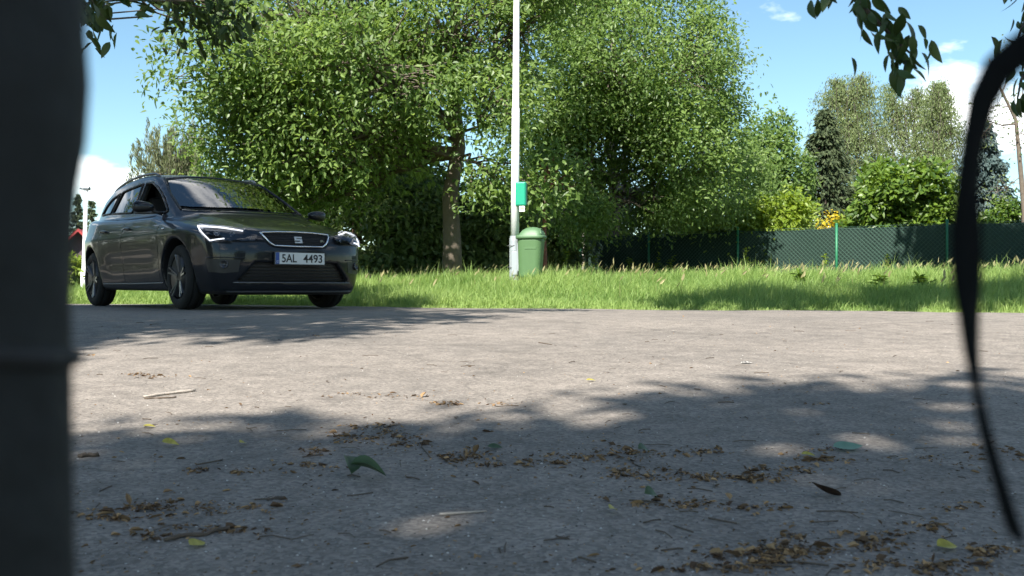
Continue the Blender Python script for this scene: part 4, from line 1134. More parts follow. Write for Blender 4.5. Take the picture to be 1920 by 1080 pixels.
# litter bin: back against the post, opening turned to the right
bn = empty('litter_bin', (pb.x + .055, PD - .085, pzg + .20), R(-14)); tag(bn, 'pale green plastic litter bin with hooded lid hung on the lamp post', 'bin')
def rrect(hx, hy, rad, n=5):
    out = []
    for cx, cy, a0 in ((hx - rad, hy - rad, 0), (-hx + rad, hy - rad, 90), (-hx + rad, -hy + rad, 180), (hx - rad, -hy + rad, 270)):
        for k in range(n): a = R(a0 + 90 * k / (n - 1)); out.append((cx + rad * math.cos(a), cy + rad * math.sin(a)))
    return np.array(out)
def loft(rings, cap0=True, cap1=True):
    n = len(rings[0]); V = np.concatenate(rings); Q = []
    for i in range(len(rings) - 1):
        j = np.arange(n); j2 = (j + 1) % n; Q.append(np.stack([i * n + j, i * n + j2, (i + 1) * n + j2, (i + 1) * n + j], -1))
    F = [tuple(q) for q in np.concatenate(Q)]
    if cap0: F.append(tuple(range(n))[::-1])
    if cap1: F.append(tuple(range((len(rings) - 1) * n, len(rings) * n)))
    return V, F
cxb = .185
def ring(hx, hy, rad, z, dx=0):
    r2 = rrect(hx, hy, rad); return np.stack([r2[:, 0] + cxb + dx, r2[:, 1], np.full(len(r2), z)], -1)
V, F = loft([ring(.13, .11, .07, 0, -.015), ring(.15, .128, .08, .012, -.012), ring(.155, .132, .08, .05, -.012), ring(.178, .152, .09, .52, 0), ring(.183, .157, .09, .56, 0)])
o = py_obj('bin_body', V, F, M_BIN, bn, True)
V, F = loft([ring(.195, .168, .095, .548), ring(.204, .176, .10, .556), ring(.204, .176, .10, .59), ring(.195, .168, .095, .598)])
py_obj('lid_rim', V, F, M_BINLID, bn, True)
# hood: rounded dome, steep to the back, front opening only a dark patch
prof = [(-.165, 0), (-.15, .035), (-.11, .085), (-.05, .115), (.03, .125), (.09, .118), (.13, .10), (.155, .07), (.168, .035), (.172, 0)]
rings = []
for k, t in enumerate(np.linspace(-1, 1, 15)):
    s = (1 - abs(t) ** 2.6) ** .55 if abs(t) < 1 else .02
    rings.append(np.array([(cxb + x * (.82 + .18 * s), t * .158, .592 + z * s) for x, z in prof]))
V = np.concatenate(rings); n = len(prof); F = []
for i in range(14):
    for j in range(n - 1): F.append((i * n + j, (i + 1) * n + j, (i + 1) * n + j + 1, i * n + j + 1))
hood_o = py_obj('lid_hood', V, F, M_BINLID, bn, True)
sol = None
# opening: near-black patch painted for the shade inside, with a raised rim at the front (right) end of the hood
a = np.linspace(0, np.pi, 14); rim = np.stack([np.full(14, cxb + .158) - .035 * np.sin(a), -.0 + .115 * np.cos(a), .60 + .085 * np.sin(a)], -1)
tube_obj('opening_rim', [(rim + np.array([.012, 0, .006]), .010)], M_BINLID, hood_o, 6)
V = np.concatenate([rim + np.array([.012, 0, .004]), [[cxb + .165, 0, .60]]]); py_obj('opening', V, [(i, i + 1, 14) for i in range(13)], M_DARK, hood_o)
# sun-facing side shows the same mouth wrapping round
a = np.linspace(0, np.pi, 12); m2 = np.stack([cxb + .095 + .055 * np.cos(a), np.full(12, -.1605) + .055 * np.sin(a), .603 + .062 * np.sin(a)], -1)
bm = bmesh.new(); bm_box(bm, (cxb - .175, 0, .30), (.03, .12, .40), bevel=.008); bm_obj('mounting_plate', bm, M_GREYPOST, bn)
for zz in (.16, .46):
    a = np.linspace(0, 2 * np.pi, 20); tube_obj('mounting_band', [(np.stack([-.105 + .078 * np.cos(a) + .006, .07 + .078 * np.sin(a), np.full(20, zz)], -1), .006)], M_STEEL, bn, 5)
bm = bmesh.new(); bm_box(bm, (cxb + .02, -.1505, .42), (.16, .004, .03), Matrix.Rotation(R(2), 3, 'X')); bm_obj('body_ridge', bm, M_BIN, bn)

# bag dispenser
c = pix(977, 364, PD - .10)
ds = empty('bag_dispenser', (c.x, c.y, c.z - .18), R(-12)); tag(ds, 'small teal dog-bag dispenser box strapped to the lamp post', 'dispenser')
bm = bmesh.new(); bm_box(bm, (0, 0, .18), (.145, .085, .335), bevel=.016, seg=3); bm_obj('box', bm, M_TEAL, ds, False)
bm = bmesh.new(); bm_box(bm, (.0, -.0445, .18), (.118, .004, .30), bevel=.001, seg=1); bm_obj('front_cover', bm, M_TEAL, ds)
bm = bmesh.new(); bm_box(bm, (.078, .0, .18), (.012, .075, .31), bevel=.004); bm_obj('shaded_side', bm, M_TEALSHADE, ds)
bm = bmesh.new(); bm_box(bm, (.02, -.03, -.028), (.078, .004, .078)); lb = bm_obj('label_card', bm, M_LABELW, ds)
bm = bmesh.new(); bm_box(bm, (.02, -.034, -.02), (.05, .003, .03)); bm_obj('label_print', bm, M_LABEL, lb)
a = np.linspace(0, 2 * np.pi, 20)
for zz in (.02, .30): tube_obj('strap', [(np.stack([-.075 + .06 * np.cos(a), .09 + .062 * np.sin(a), np.full(20, zz)], -1), .005)], M_STEEL, ds, 5)

# far lamp post at the left
c = pix(157, 560, 40); zb_ = float(gz(c.x, 40)); fp = empty('lamp_post', (c.x, 40, zb_)); tag(fp, 'small distant pale lamp post at the left behind the car', 'lamp post')
ht = pix(161, 356, 40).z - zb_
V, F = tubes([([(0, 0, 0), (.005, 0, 1.05), (.006, 0, 1.08), (.10, 0, ht)], [.13, .12, .085, .065])], 12); link('mast', np_mesh('mast', V, F), M_WHITE, fp)
V, F = tubes([([(.10, 0, ht - .02), (.0, 0, ht + .02), (-.16, 0, ht + .06)], [.035, .03, .03])], 8); link('arm', np_mesh('arm', V, F), M_STEEL, fp)
bm = bmesh.new(); bm_box(bm, (.12, 0, ht + .05), (.26, .2, .14), bevel=.03); bm_obj('lamp_head', bm, M_STEEL, fp)

# red-roofed house far left
M_REDROOF = plain('red_roof', (.40, .045, .045), .7, 0, .15, 8, .2, 20)
M_PLASTER = plain('dark_boards', (.09, .06, .07), .8, 0, .2, 6)
c = pix(158, 470, 50); hz = float(gz(-21.5, 50)); hs = empty('house', (c.x, 50, hz), R(12)); tag(hs, 'small house with a steep red roof far off at the left', 'house')
rz_ = pix(158, 432, 50).z - hz; ez = pix(158, 475, 50).z - hz
V = [(-1.2, -1, 0), (1.2, -1, 0), (1.2, 4, 0), (-1.2, 4, 0), (-1.2, -1, ez), (1.2, -1, ez), (1.2, 4, ez), (-1.2, 4, ez), (0, -1, rz_ - .15), (0, 4, rz_ - .15)]
py_obj('wall', V, [(0, 1, 5, 8, 4), (1, 2, 6, 5), (2, 3, 7, 9, 6), (3, 0, 4, 7)], M_PLASTER, hs)
for s in (-1, 1):
    V = [(0, -1.5, rz_), (s * 1.55, -1.5, ez - .35), (s * 1.55, 4.3, ez - .35), (0, 4.3, rz_)]; V = V + [(x, y, z - .14) for x, y, z in V]
    py_obj('roof_side', V, [(0, 1, 2, 3), (7, 6, 5, 4), (0, 4, 5, 1), (1, 5, 6, 2), (2, 6, 7, 3), (3, 7, 4, 0)], M_REDROOF, hs)
bm = bmesh.new(); bm_box(bm, (0, -1.03, ez * .55), (.7, .06, .8)); bm_obj('window', bm, M_TINT, hs)

# ------------------------------------------------------------------ fence
M_FPOST = plain('green_fence_post', (.018, .16, .075), .5, 0, .1, 20)
M_NET = None
def net_mat():
    m, t, b = new_mat('shade_net')
    tc = t.nodes.new('ShaderNodeTexCoord'); nz = t.nodes.new('ShaderNodeTexNoise'); nz.inputs['Scale'].default_value = 2.2; nz.inputs['Detail'].default_value = 6
    t.links.new(tc.outputs['Object'], nz.inputs['Vector'])
    mx = t.nodes.new('ShaderNodeMixRGB'); mx.inputs['Color1'].default_value = (.008, .025, .019, 1); mx.inputs['Color2'].default_value = (.017, .045, .034, 1)
    t.links.new(nz.outputs['Fac'], mx.inputs['Fac']); t.links.new(mx.outputs['Color'], b.inputs['Base Color']); b.inputs['Roughness'].default_value = .75
    wv = t.nodes.new('ShaderNodeTexWave'); wv.inputs['Scale'].default_value = 30; t.links.new(tc.outputs['Object'], wv.inputs['Vector'])
    bp = t.nodes.new('ShaderNodeBump'); bp.inputs['Strength'].default_value = .2; bp.inputs['Distance'].default_value = .01; t.links.new(wv.outputs['Fac'], bp.inputs['Height']); t.links.new(bp.outputs['Normal'], b.inputs['Normal'])
    return m
M_NET = net_mat(); M_WIRE = plain('green_wire', (.05, .11, .08), .5, 0, .1, 30)
fu = np.array([.84, -.5426]); P0 = np.array([7.91, 24.2])
FP = [P0 + fu * 2.5 * k for k in range(-3, 3)]; FP[0] = np.array([pix(1088, 500, 28.0).x, 28.0])
gate = [np.array([pix(1040, 500, 28.4).x, 28.4])]
FH = lambda k: EYE + 1.53
fz = lambda p: float(gz(p[0], p[1]))
fence = empty('fence', (FP[3][0], FP[3][1], fz(FP[3]))); tag(fence, 'green wire fence lined with dark shade netting along the verge', 'fence')
O = np.array(fence.location)
allp = gate + FP
for i, p in enumerate(allp):
    top = FH(i) + .05 if i not in (0,) else FH(i) - .02
    V, F = tubes([([(p[0], p[1], fz(p) - .1), (p[0], p[1], top)], .031)], 10); V = V - O
    po = link('post', np_mesh('post', V, F), M_FPOST, fence)
    Vc, Qc = lathe([(.034, 0), (.034, .02), (.02, .035), (.001, .038)], 10); Vc = Vc + np.array([p[0], p[1], top]) - O
    link('post_cap', np_mesh('post_cap', Vc, Qc), M_FPOST, po)
ends = FP + [FP[-1] + fu * 2.5]
spans = [(gate[0], FP[0])] + [(ends[i], ends[i + 1]) for i in range(len(ends) - 1)]
r_ = np.random.default_rng(5)
for a, b in spans:
    nx, nz_ = 26, 12; t = np.linspace(0, 1, nx); ph = r_.uniform(0, 6)
    back = np.array([.5426, .84]) * .045
    zt_ = FH(0) - .015 - .035 * np.sin(np.pi * t) * r_.uniform(.4, 1.4) + .006 * np.sin(t * 25 + ph)
    zb2 = np.array([fz(a + (b - a) * q) for q in t]) + .02
    V = np.zeros((nx, nz_, 3))
    for j, s in enumerate(np.linspace(0, 1, nz_)):
        w = .018 * np.sin(t * 14 + ph + s * 2) * (1 - .5 * s) + r_.normal(0, .003, nx)
        V[:, j, 0] = a[0] + (b[0] - a[0]) * t + back[0] + w * .54; V[:, j, 1] = a[1] + (b[1] - a[1]) * t + back[1] + w * .84; V[:, j, 2] = zb2 + (zt_ - zb2) * s
    link('shade_net', np_mesh('shade_net', V.reshape(-1, 3) - O, grid_faces(nx, nz_)), M_NET, fence)
    # chain-link: zigzag wires, one joined lattice per bay
    Ls = np.linalg.norm(b - a); paths = []; H0 = FH(0) - .03; z0 = fz((a + b) / 2) + .03; hh = H0 - z0; cell = .10
    for k in np.arange(-hh, Ls, cell):
        for sg in (1, -1):
            x0, x1 = (k, k + hh) if sg > 0 else (k + hh, k); s0, s1 = 0.0, 1.0
            lo_, hi_ = min(x0, x1), max(x0, x1)
            if hi_ <= 0 or lo_ >= Ls: continue
            ta = np.clip((0 - x0) / (x1 - x0), 0, 1); tb = np.clip((Ls - x0) / (x1 - x0), 0, 1); ta, tb = min(ta, tb), max(ta, tb)
            if tb - ta < .02: continue
            q = []
            for s in (ta, tb):
                xx = x0 + (x1 - x0) * s; pp = a + (b - a) * xx / Ls; q.append((pp[0] - O[0], pp[1] - O[1], z0 + hh * s - O[2]))
            paths.append((q, .0050))
    V, F = tubes(paths, 3, False); wo = link('wire_mesh', np_mesh('wire_mesh', V, F, False), M_WIRE, fence); wo['kind'] = 'stuff'
    V, F = tubes([([(a[0] - O[0], a[1] - O[1] - .02, H0 + .02 - O[2]), (b[0] - O[0], b[1] - O[1] - .02, H0 + .02 - O[2])], .004)], 5); link('tension_wire', np_mesh('tension_wire', V, F), M_WIRE, fence)
# pale stake by the fence end
c = pix(1092, 460, 27.6); g0 = fz((c.x, 27.6))
o = tube_obj('wooden_stake', [([(c.x, 27.6, g0 - .1), (c.x + .02, 27.6, g0 + .7), (c.x + .03, 27.6, FH(0) + .06)], [.045, .042, .035])], plain('weathered_wood', (.33, .31, .27), .85, 0, .25, 20, .4, 60), None, 8)
tag(o, 'pale weathered stake beside the green post at the fence end', 'stake')
c = pix(1556, 425, 30.2); g0 = fz((c.x, 30.2)); o = tube_obj('white_stake', [([(c.x, 30.2, g0 - .1), (c.x, 30.2, EYE + 1.93)], [.05, .05])], M_WHITE, None, 8); tag(o, 'short white stake showing above the fence under the yellow blossom', 'stake')

# ------------------------------------------------------------------ grass
def blades(P, h, w, lean, var, r):
    n = len(P); a = r.uniform(0, 2 * np.pi, n); S = np.stack([np.cos(a), np.sin(a), np.zeros(n)], -1)
    b = r.uniform(0, 2 * np.pi, n); Ld = np.stack([np.cos(b) + .25, np.sin(b), np.zeros(n)], -1) * (lean * h)[:, None]
    z = np.array([0, 0, 1.0])
    m = P + z * (h * .6)[:, None] + Ld * .35; tpt = P + z * (h * (1 - .25 * lean))[:, None] + Ld
    V = np.stack([P - S * w[:, None], P + S * w[:, None], m + S * (w * .8)[:, None], m - S * (w * .8)[:, None], tpt], 1).reshape(-1, 3)
    k = np.arange(n)[:, None] * 5
    return V, k + np.array([[0, 1, 2, 3]]), k + np.array([[3, 2, 4]]), np.repeat(var, 5)
def grass(n, x0, x1, s0, s1, hf, r, wmul=1.0, pw=1.0):
    x = r.uniform(x0, x1, n); s = s0 + (s1 - s0) * r.random(n) ** pw; y = edge_y(x) + s
    vis = np.abs(x) < y * .56 + 1.0; x, y, s = x[vis], y[vis], s[vis]
    patch_ = .5 + .5 * np.sin(x * 1.9 + 1.3 * np.sin(y * 1.1)) * np.sin(y * 1.5 + np.sin(x * .8))
    p2_ = .5 + .5 * np.sin(x * 5.3 + 2 * np.sin(y * 3.1)) * np.sin(y * 4.7 + 1.5 * np.sin(x * 2.3))
    h = hf(s) * r.uniform(.45, 1.25, len(x)) * (.55 + .5 * patch_ + .45 * p2_) * np.where(r.random(len(x)) < .04, 1.35, 1)
    P = np.stack([x, y, gz(x, y) - .01], -1)
    v = np.clip(.25 + .45 * patch_ + r.normal(0, .22, len(x)) + .25 * np.exp(-s / .3), 0, 1)
    return blades(P, h, wmul * (.0026 + .00013 * y) * r.uniform(.7, 1.3, len(x)), r.uniform(.1, .7, len(x)), v, r)
r_ = np.random.default_rng(17)
parts = [grass(26000, -9, 8.5, -.06, .35, lambda s: .035 + .22 * np.clip(s + .06, 0, 1), r_), grass(150000, -9, 9.5, .1, 4.0, lambda s: .12 + .045 * s, r_, 1.0, .9), grass(140000, -12, 15, 3.5, 14, lambda s: .22 + .004 * (s - 3.5), r_, 1.2, 1.2),
         grass(22000, -34, -9, 0, 22, lambda s: .16 + .01 * s, r_, 1.6)]
off = 0; VV = []; Q1 = []; T1 = []; vv = []
for V, q, t, v in parts: VV.append(V); Q1.append(q + off); T1.append(t + off); vv.append(v); off += len(V)
o = link('grass', np_mesh('grass', np.concatenate(VV), [np.concatenate(Q1), np.concatenate(T1)], False, None, np.concatenate(vv)), M_GRASS)
tag(o, 'tall unmown meadow grass on the verge between road and fence', 'grass', kind='stuff')
# seed heads on thin stalks
n = 1300; x = r_.uniform(-5, 14, n); s = 1.2 + 13 * r_.random(n) ** .8; y = edge_y(x) + s; h = (.22 + .006 * s) * r_.uniform(.8, 1.35, n)
P = np.stack([x, y, gz(x, y)], -1); ln_ = np.stack([r_.normal(.12, .08, n), r_.normal(0, .05, n), np.zeros(n)], -1)
V1, q1, t1, v1 = blades(P, h, np.full(n, .003), np.full(n, .05), r_.random(n) * .5, r_)
top = P + np.stack([np.zeros(n), np.zeros(n), h * .95], -1)
V2, q2, v2 = leaves(top, unit(np.array([0, 0, 1.0]) + ln_ * 4 + r_.normal(0, .2, (n, 3))), rdir(n, r_), r_.uniform(.06, .13, n), r_.uniform(.015, .035, n), r_.random(n))
o = link('seed_heads', np_mesh('seed_heads', np.concatenate([V1, V2]), [np.concatenate([q1, q2 + len(V1)]), t1], False, None, np.concatenate([v1, v2])), M_DRYGRASS)
tag(o, 'straw-coloured grass seed heads standing above the meadow grass', 'grass', kind='stuff')

# tall leafy weeds by the fence, one plant each
def weed(px, d, h, label, seed, mat=M_LIME):
    r = np.random.default_rng(seed); c = pix(px, 500, d); g0 = fz((c.x, d)); rt = empty('tall_weed', (c.x, d, g0)); tag(rt, label, 'weed', 'weeds along the fence')
    st = bend((0, 0, 0), (r.normal(0, .1), 0, h), 6, 0, .03, r); tube_obj('stem', [(st, np.linspace(.012, .004, 6))], M_LIME, rt, 5)
    n = 46; s = r.uniform(.2, 1, n); P = np.stack([np.interp(s, np.linspace(0, 1, 6), st[:, j]) for j in range(3)], -1); D = unit(rdir(n, r) * np.array([1, 1, .4]) + np.array([0, 0, .2]))
    leaf_obj('weed_leaves', (P, D, unit(rdir(n, r) * .5 + np.array([0, 0, 1])), r.uniform(.08, .2, n) * (1.2 - .6 * s), r.uniform(.03, .07, n), r.random(n)), mat, rt)
for i, (px, d, h, lb) in enumerate([(1398, 24.6, .95, 'upright leafy weed beside the second fence post from the right'), (1222, 26.0, .9, 'bushy weed against the netting right of the fence corner'), (1250, 25.5, .8, 'leafy weed next to the bushy one against the netting'),
        (1183, 25.5, .75, 'weed in front of the dark shaded end of the netting'), (1540, 23.6, .75, 'weed just left of the fence post under the yellow blossom'), (1060, 22, .8, 'weed between the bin and the fence corner'), (1110, 23, .7, 'weed at the foot of the pale stake'),
        (1660, 22, .7, 'weed in front of the netting below the laurel bush'), (1500, 12.2, .24, 'broad-leaved weed low in the shaded grass near the road'), (1655, 11.6, .24, 'broad-leaved weed in the shaded grass left of the strap'), (1740, 11.4, .22, 'broad-leaved weed by the road close to the strap')]):
    weed(px, d, h, lb, 200 + i, M_BUSH if h < .3 else M_LIME)
# ------------------------------------------------------------------ litter on the road
M_DRY = leaf_mat('dry_leaf_litter', (.085, .055, .036), (.52, .34, .17), .1, .8, .1)
M_FRESH = leaf_mat('fallen_green_leaf', (.032, .062, .026), (.06, .105, .045), .2)
M_YEL = leaf_mat('fallen_yellow_leaf', (.30, .26, .04), (.45, .40, .08), .2)
M_BRN = leaf_mat('fallen_brown_leaf', (.030, .020, .014), (.06, .04, .028), .1, .8, .1)
M_PALEGREEN = leaf_mat('fallen_blue_green_leaf', (.09, .21, .15), (.12, .26, .19), .2)
M_TWIG = plain('twig', (.10, .075, .055), .9, 0, .3, 60, .4, 200)
M_TWIGP = plain('pale_twig', (.40, .35, .30), .85, 0, .3, 90, .5, 300)
M_GRIT = leaf_mat('grit', (.05, .048, .045), (.55, .53, .50), 0.0, .9, .2)
rl = np.random.default_rng(33)
PATCH = [(715, 808, 50, 14, 260), (745, 828, 40, 10, 160), (650, 822, 50, 10, 160), (590, 848, 40, 8, 90), (590, 876, 45, 8, 90), (380, 882, 30, 7, 50), (470, 886, 35, 6, 50), (880, 858, 70, 12, 300), (900, 870, 40, 8, 90), (1000, 868, 60, 9, 130), (1100, 858, 70, 10, 210), (1180, 850, 60, 9, 170), (1320, 848, 60, 8, 110),
         (1270, 893, 90, 10, 330), (1390, 896, 80, 8, 240), (1150, 885, 60, 8, 120), (1300, 945, 80, 10, 190), (1420, 955, 60, 7, 100), (1480, 880, 80, 8, 130), (1560, 862, 60, 7, 90), (1440, 1040, 110, 24, 560), (1500, 1025, 60, 16, 220), (1350, 1065, 90, 10, 150), (1650, 1025, 50, 10, 110), (1700, 1060, 90, 14, 280), (1760, 988, 60, 10, 90), (1650, 1000, 60, 9, 70), (1800, 950, 50, 8, 60), (1860, 1040, 60, 25, 200), (1820, 860, 90, 14, 160),
         (250, 958, 110, 11, 240), (300, 950, 80, 8, 120), (390, 998, 80, 12, 170), (460, 952, 50, 6, 60), (200, 972, 60, 9, 90), (265, 704, 45, 4, 150), (680, 742, 45, 5, 70), (825, 758, 30, 5, 120), (770, 745, 40, 4, 45), (945, 758, 40, 4, 50), (150, 664, 30, 3, 90), (1520, 757, 30, 3, 25), (585, 630, 14, 2, 25), (1560, 545 + 300, 50, 6, 60)]
A_, B2 = [], []
for px, py, sx, sy, n in PATCH:
    n = int(n * .62)
    # drifts: a few knots per patch, pieces thrown round them with long tails
    kx = rl.normal(0, .55, 7); ky = rl.normal(0, .5, 7); kk = rl.integers(0, 7, n); sc = rl.standard_t(1.9, (n, 2)) * .20
    A_.append(px + (kx[kk] + sc[:, 0]) * sx); B2.append(py + (ky[kk] + sc[:, 1]) * sy)
A_ = np.concatenate(A_); B2 = np.clip(np.concatenate(B2), 590, 1110)
nP = len(A_)
P = road_at(np.concatenate([A_, rl.uniform(110, 1920, 2600)]), np.concatenate([B2, 580 + 500 * rl.random(2600) ** 1.25]))
P = np.array(P); n = len(P)
D = unit(rdir(n, rl) * np.array([1, 1, .18])); N = unit(rdir(n, rl) * .33 + np.array([0, 0, 1.0]))
ln_ = np.clip(rl.lognormal(math.log(.0095), .55, n), .003, .036) * np.where(np.arange(n) < nP, 1.0, rl.uniform(.3, .8, n)); wd_ = ln_ * rl.uniform(.25, .7, n)
P[:, 2] += rl.uniform(.001, .005, n) * np.where(np.arange(n) < nP, 1, .3)
v = np.clip(rl.beta(.8, 1.7, n), 0, 1)
V, Q, vv = leaves(P, D, N, ln_, wd_, v, .3, .3)
o = link('leaf_litter', np_mesh('leaf_litter', V, Q, False, None, vv), M_DRY); tag(o, 'dry brown and yellow leaf crumbs scattered in drifts over the asphalt', 'leaf litter', kind='stuff')
# grit: small angular stones
n = 2600; G = road_at(rl.uniform(110, 1920, n), 585 + 495 * rl.random(n) ** 1.1); sz = rl.uniform(.001, .0032, n)
oc = np.array([(1, 0, 0), (0, 1, 0), (-1, 0, 0), (0, -1, 0), (0, 0, .8), (0, 0, -.5)])
V = (G[:, None] + oc[None] * sz[:, None, None] * rl.uniform(.6, 1.4, (n, 6, 1))).reshape(-1, 3); k = np.arange(n)[:, None] * 6
T = np.concatenate([k + np.array([[a, b, c]]) for a, b, c in ((0, 1, 4), (1, 2, 4), (2, 3, 4), (3, 0, 4), (1, 0, 5), (2, 1, 5), (3, 2, 5), (0, 3, 5))])
o = link('grit', np_mesh('grit', V, T, False, None, np.repeat(rl.random(n) ** 1.5, 6)), M_GRIT); tag(o, 'loose pale and dark grit lying on the asphalt', 'grit', kind='stuff')
# thin twigs and stalks
tw = []
for _ in range(150):
    p = road_at(rl.uniform(140, 1900), 600 + 470 * rl.random() ** 1.2); a = rl.uniform(0, 6.28); l_ = rl.uniform(.02, .09)
    q = np.array([math.cos(a), math.sin(a) * .9, 0]) * l_; tw.append(([p + (0, 0, .002), p + q * .5 + rl.normal(0, .006, 3) * (1, 1, 0) + (0, 0, .004), p + q + (0, 0, .002)], rl.uniform(.0007, .0018)))
V, F = tubes(tw, 4, False); o = link('fine_twigs', np_mesh('fine_twigs', V, F), M_TWIG); tag(o, 'fine brown stalks and twiglets strewn over the asphalt', 'twigs', kind='stuff')

def fallen(px, py, ln, wd, mat, label, rz, tilt=(0, 0), curl=.15, fold=.25, name='fallen_leaf', lift=.004):
    p = road_at(px, py); me = leaf_mesh('fallen_leaf', ln, wd, mat, fold, curl, 9)
    for a in me.attributes['v'].data: a.value = rl.random()
    co = np.empty(len(me.vertices) * 3); me.vertices.foreach_get('co', co); co = co.reshape(-1, 3); co[:, 0] -= ln / 2; co[:, 2] -= co[:, 2].min(); me.vertices.foreach_set('co', co.ravel()); me.update()
    o = link(name, me, []) if False else bpy.data.objects.new(name, me); 
    if o.name not in COL.objects: COL.objects.link(o)
    o.location = (p[0], p[1], p[2] + lift); o.rotation_euler = (R(tilt[0]), R(tilt[1]), R(rz)); tag(o, label, 'leaf'); return o
fallen(1590, 845, .085, .05, M_PALEGREEN, 'smooth pale blue-green leaf lying alone on the shaded asphalt', 12, (16, 0), .0, .1, lift=.012)
fallen(648, 890, .075, .045, M_FRESH, 'upright curled dark green leaf of the pair in the shade', 100, (20, -45), .5, 1.0, lift=.012)
fallen(690, 898, .085, .042, M_FRESH, 'flat dark green leaf of the pair in the shade', 5, (15, 4), .3, .9, lift=.008)
fallen(1550, 932, .075, .035, M_BRN, 'crinkled dark brown leaf with raised tips near the right', 200, (4, 0), -.45, .7, lift=.001)
fallen(320, 838, .045, .028, M_YEL, 'small yellow-green leaf at the left just outside the shade', 20, (25, 0), .3, .3)
fallen(455, 835, .030, .02, M_YEL, 'tiny yellow leaf at the left edge of the near shade', 70, (20, 0), .2, .3)
fallen(280, 803, .036, .02, M_YEL, 'small yellow leaf on the sunlit asphalt at the left', 10, (10, 0), .1, .3)
fallen(928, 842, .040, .026, M_FRESH, 'small bright green leaf beside the litter drift at the centre', 0, (20, 0), .1, .2)
fallen(370, 1025, .036, .03, M_YEL, 'pale heart-shaped leaf at the lower left', 60, (15, 0), .1, .2)
fallen(1218, 940, .042, .03, M_FRESH, 'curled green leaf below the long litter drift', 30, (35, 0), .4, .6, lift=.006)
fallen(1205, 853, .05, .03, M_FRESH, 'green leaf caught in the litter drift right of centre', 40, (30, 0), .3, .5, lift=.006)
fallen(1775, 1030, .042, .03, M_YEL, 'bright yellow leaf at the lower right', 15, (20, 0), .1, .3)
fallen(1148, 962, .028, .02, M_YEL, 'tan leaf scrap standing alone below the centre right drift', 50, (20, 0), .3, .4)
fallen(1400, 682, .06, .03, M_LABELW and M_GRIT, 'pale scrap on the sunlit asphalt at the right', 15, (10, 0), .0, .3, 'paper_scrap')
fallen(1108, 716, .045, .018, M_YEL, 'small yellow leaf on the sunlit asphalt right of centre', 25, (15, 0), .1, .4)
fallen(1515, 857, .035, .02, M_YEL, 'cream leaf beside the pale blue-green leaf', -10, (15, 0), .1, .4)
def stick(px0, py0, px1, py1, rad, mat, label, name='stick', bumps=True, lift=1.0):
    a = road_at(px0, py0); b = road_at(px1, py1); n = 9; t = np.linspace(0, 1, n)[:, None]; P = a + (b - a) * t + rl.normal(0, .004 if bumps else .0, (n, 3)) * (1, 1, .2); P[:, 2] += rad * lift
    rr = rad * (rl.uniform(.7, 1.25, n) if bumps else np.linspace(1, .6, n))
    o = tube_obj(name, [(P, rr)], mat, None, 8); tag(o, label, 'stick'); return o
stick(268, 746, 368, 734, .0048, M_TWIGP, 'pale peeling stick lying on the sunlit asphalt at the left')
stick(270, 749, 330, 746, .0035, M_TWIG, 'darker splinter lying along the pale stick', lift=.8)
stick(824, 967, 912, 961, .003, M_TWIGP, 'thin straight pale stalk in the sun fleck at the lower centre', 'stalk', False)
stick(148, 858, 186, 855, .005, M_TWIG, 'short dark twig at the left edge of the near shade', 'twig')
stick(305, 1016, 430, 995, .004, M_TWIG, 'long dark twig in the litter at the lower left', 'twig')
stick(790, 838, 808, 860, .0018, M_TWIG, 'thin dark stalk leaning into the litter drift at the centre', 'stalk', False)
stick(1010, 643, 1035, 647, .003, M_TWIG, 'thin dark twig far out on the sunlit asphalt', 'twig', False)

# ------------------------------------------------------------------ close to the lens: post at the left, strap at the right
M_POSTD = plain('dark_weathered_post', (.0065, .0085, .009), .8, 0, .6, 40, .3, 90)
M_BAND = plain('black_rubber_band', (.012, .012, .013), .7)
M_WEB = plain('black_webbing', (.0035, .0045, .005), .9, 0, .25, 300, .3, 700, spec=.12)
def near(px, py, d): return np.array(pix(px, py, d))
pd_ = .22
e0 = near(146, 100, pd_)[0]; e1 = near(128, 560, pd_)[0]; e2 = near(134, 1080, pd_)[0]
rad = .032
zs = np.array([near(0, py, pd_)[2] for py in (-300, 36, 140, 220, 300, 360, 560, 800, 1080, 1500)]); ex = np.array([near(px, 0, pd_)[0] for px in (138, 138, 146, 141, 126, 120, 110, 112, 118, 126)])
gb = float(gz(-.15, pd_))
npst = empty('wooden_post', (e1 - rad, pd_, gb)); tag(npst, 'dark blurred post filling the left edge close to the camera', 'post')
O = np.array(npst.location)
zz = np.concatenate([[gb - .05], zs[::-1]]); xx = np.concatenate([[ex[-1]], ex[::-1]])
pts = np.stack([xx - rad, np.full(len(zz), pd_), zz], -1) - O
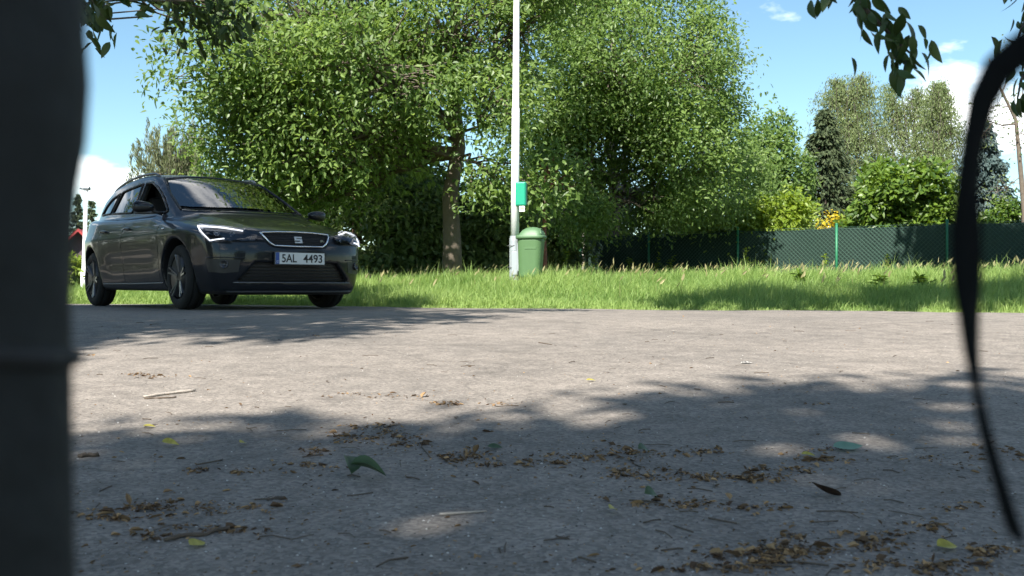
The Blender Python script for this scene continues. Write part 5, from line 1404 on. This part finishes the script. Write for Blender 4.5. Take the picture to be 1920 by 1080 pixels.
V, F = tubes([(pts, rad)], 28); link('shaft', np_mesh('shaft', V, F), M_POSTD, npst)
bz_ = near(0, 640, pd_)[2]; a = np.linspace(0, 2 * np.pi, 40)
cx_ = near(112, 640, pd_)[0] - rad
ringp = np.stack([cx_ + (rad + .0002) * np.cos(a), pd_ + (rad + .0002) * np.sin(a), bz_ + .0006 - .0045 * np.cos(a) - .002 * np.sin(a)], -1) - O
tube_obj('rubber_band', [(ringp, .0022)], M_BAND, npst, 8)
# strap: flat webbing with a twist, wide at the top, edge-on below
sd_ = .26
cl = [(2010, 40, 60, 0), (1960, 62, 60, 0), (1915, 92, 62, 0), (1872, 130, 62, 5), (1842, 190, 58, 8), (1824, 270, 50, 10), (1815, 350, 52, 10), (1811, 430, 62, 8), (1813, 510, 62, 8), (1817, 590, 48, 10), (1822, 660, 38, 15), (1831, 730, 26, 25), (1843, 790, 19, 40), (1858, 850, 16, 50), (1874, 905, 14, 55), (1890, 960, 12, 60), (1905, 1005, 11, 60)]
strap = []
cen = np.array([near(px, py, sd_) for px, py, w, tw_ in cl]); wid = np.array([w for *_, w, t in [(0, 0, c_[2], c_[3]) for c_ in cl]]) / 1862 * sd_
tn = unit(np.gradient(cen, axis=0)); view = np.array([0, 1.0, 0]); S0 = unit(np.cross(tn, view))
real_w = wid.max() * 1.02; ang = np.arccos(np.clip(wid / real_w, .12, 1))
S = S0 * np.cos(ang)[:, None] + view * np.sin(ang)[:, None]; Nn = np.cross(tn, S); th = .0011
rings = []
for c_, s, nn in zip(cen, S, Nn):
    h = real_w / 2; rings.append(np.array([c_ - s * h - nn * th * .4, c_ - s * h * .9 - nn * th, c_ + s * h * .9 - nn * th, c_ + s * h - nn * th * .4, c_ + s * h + nn * th * .4, c_ + s * h * .9 + nn * th, c_ - s * h * .9 + nn * th, c_ - s * h + nn * th * .4]))
V, F = loft(rings)
o = py_obj('webbing_strap', V, F, M_WEB, None, True); tag(o, 'black strap looping down close to the camera at the right edge', 'strap')
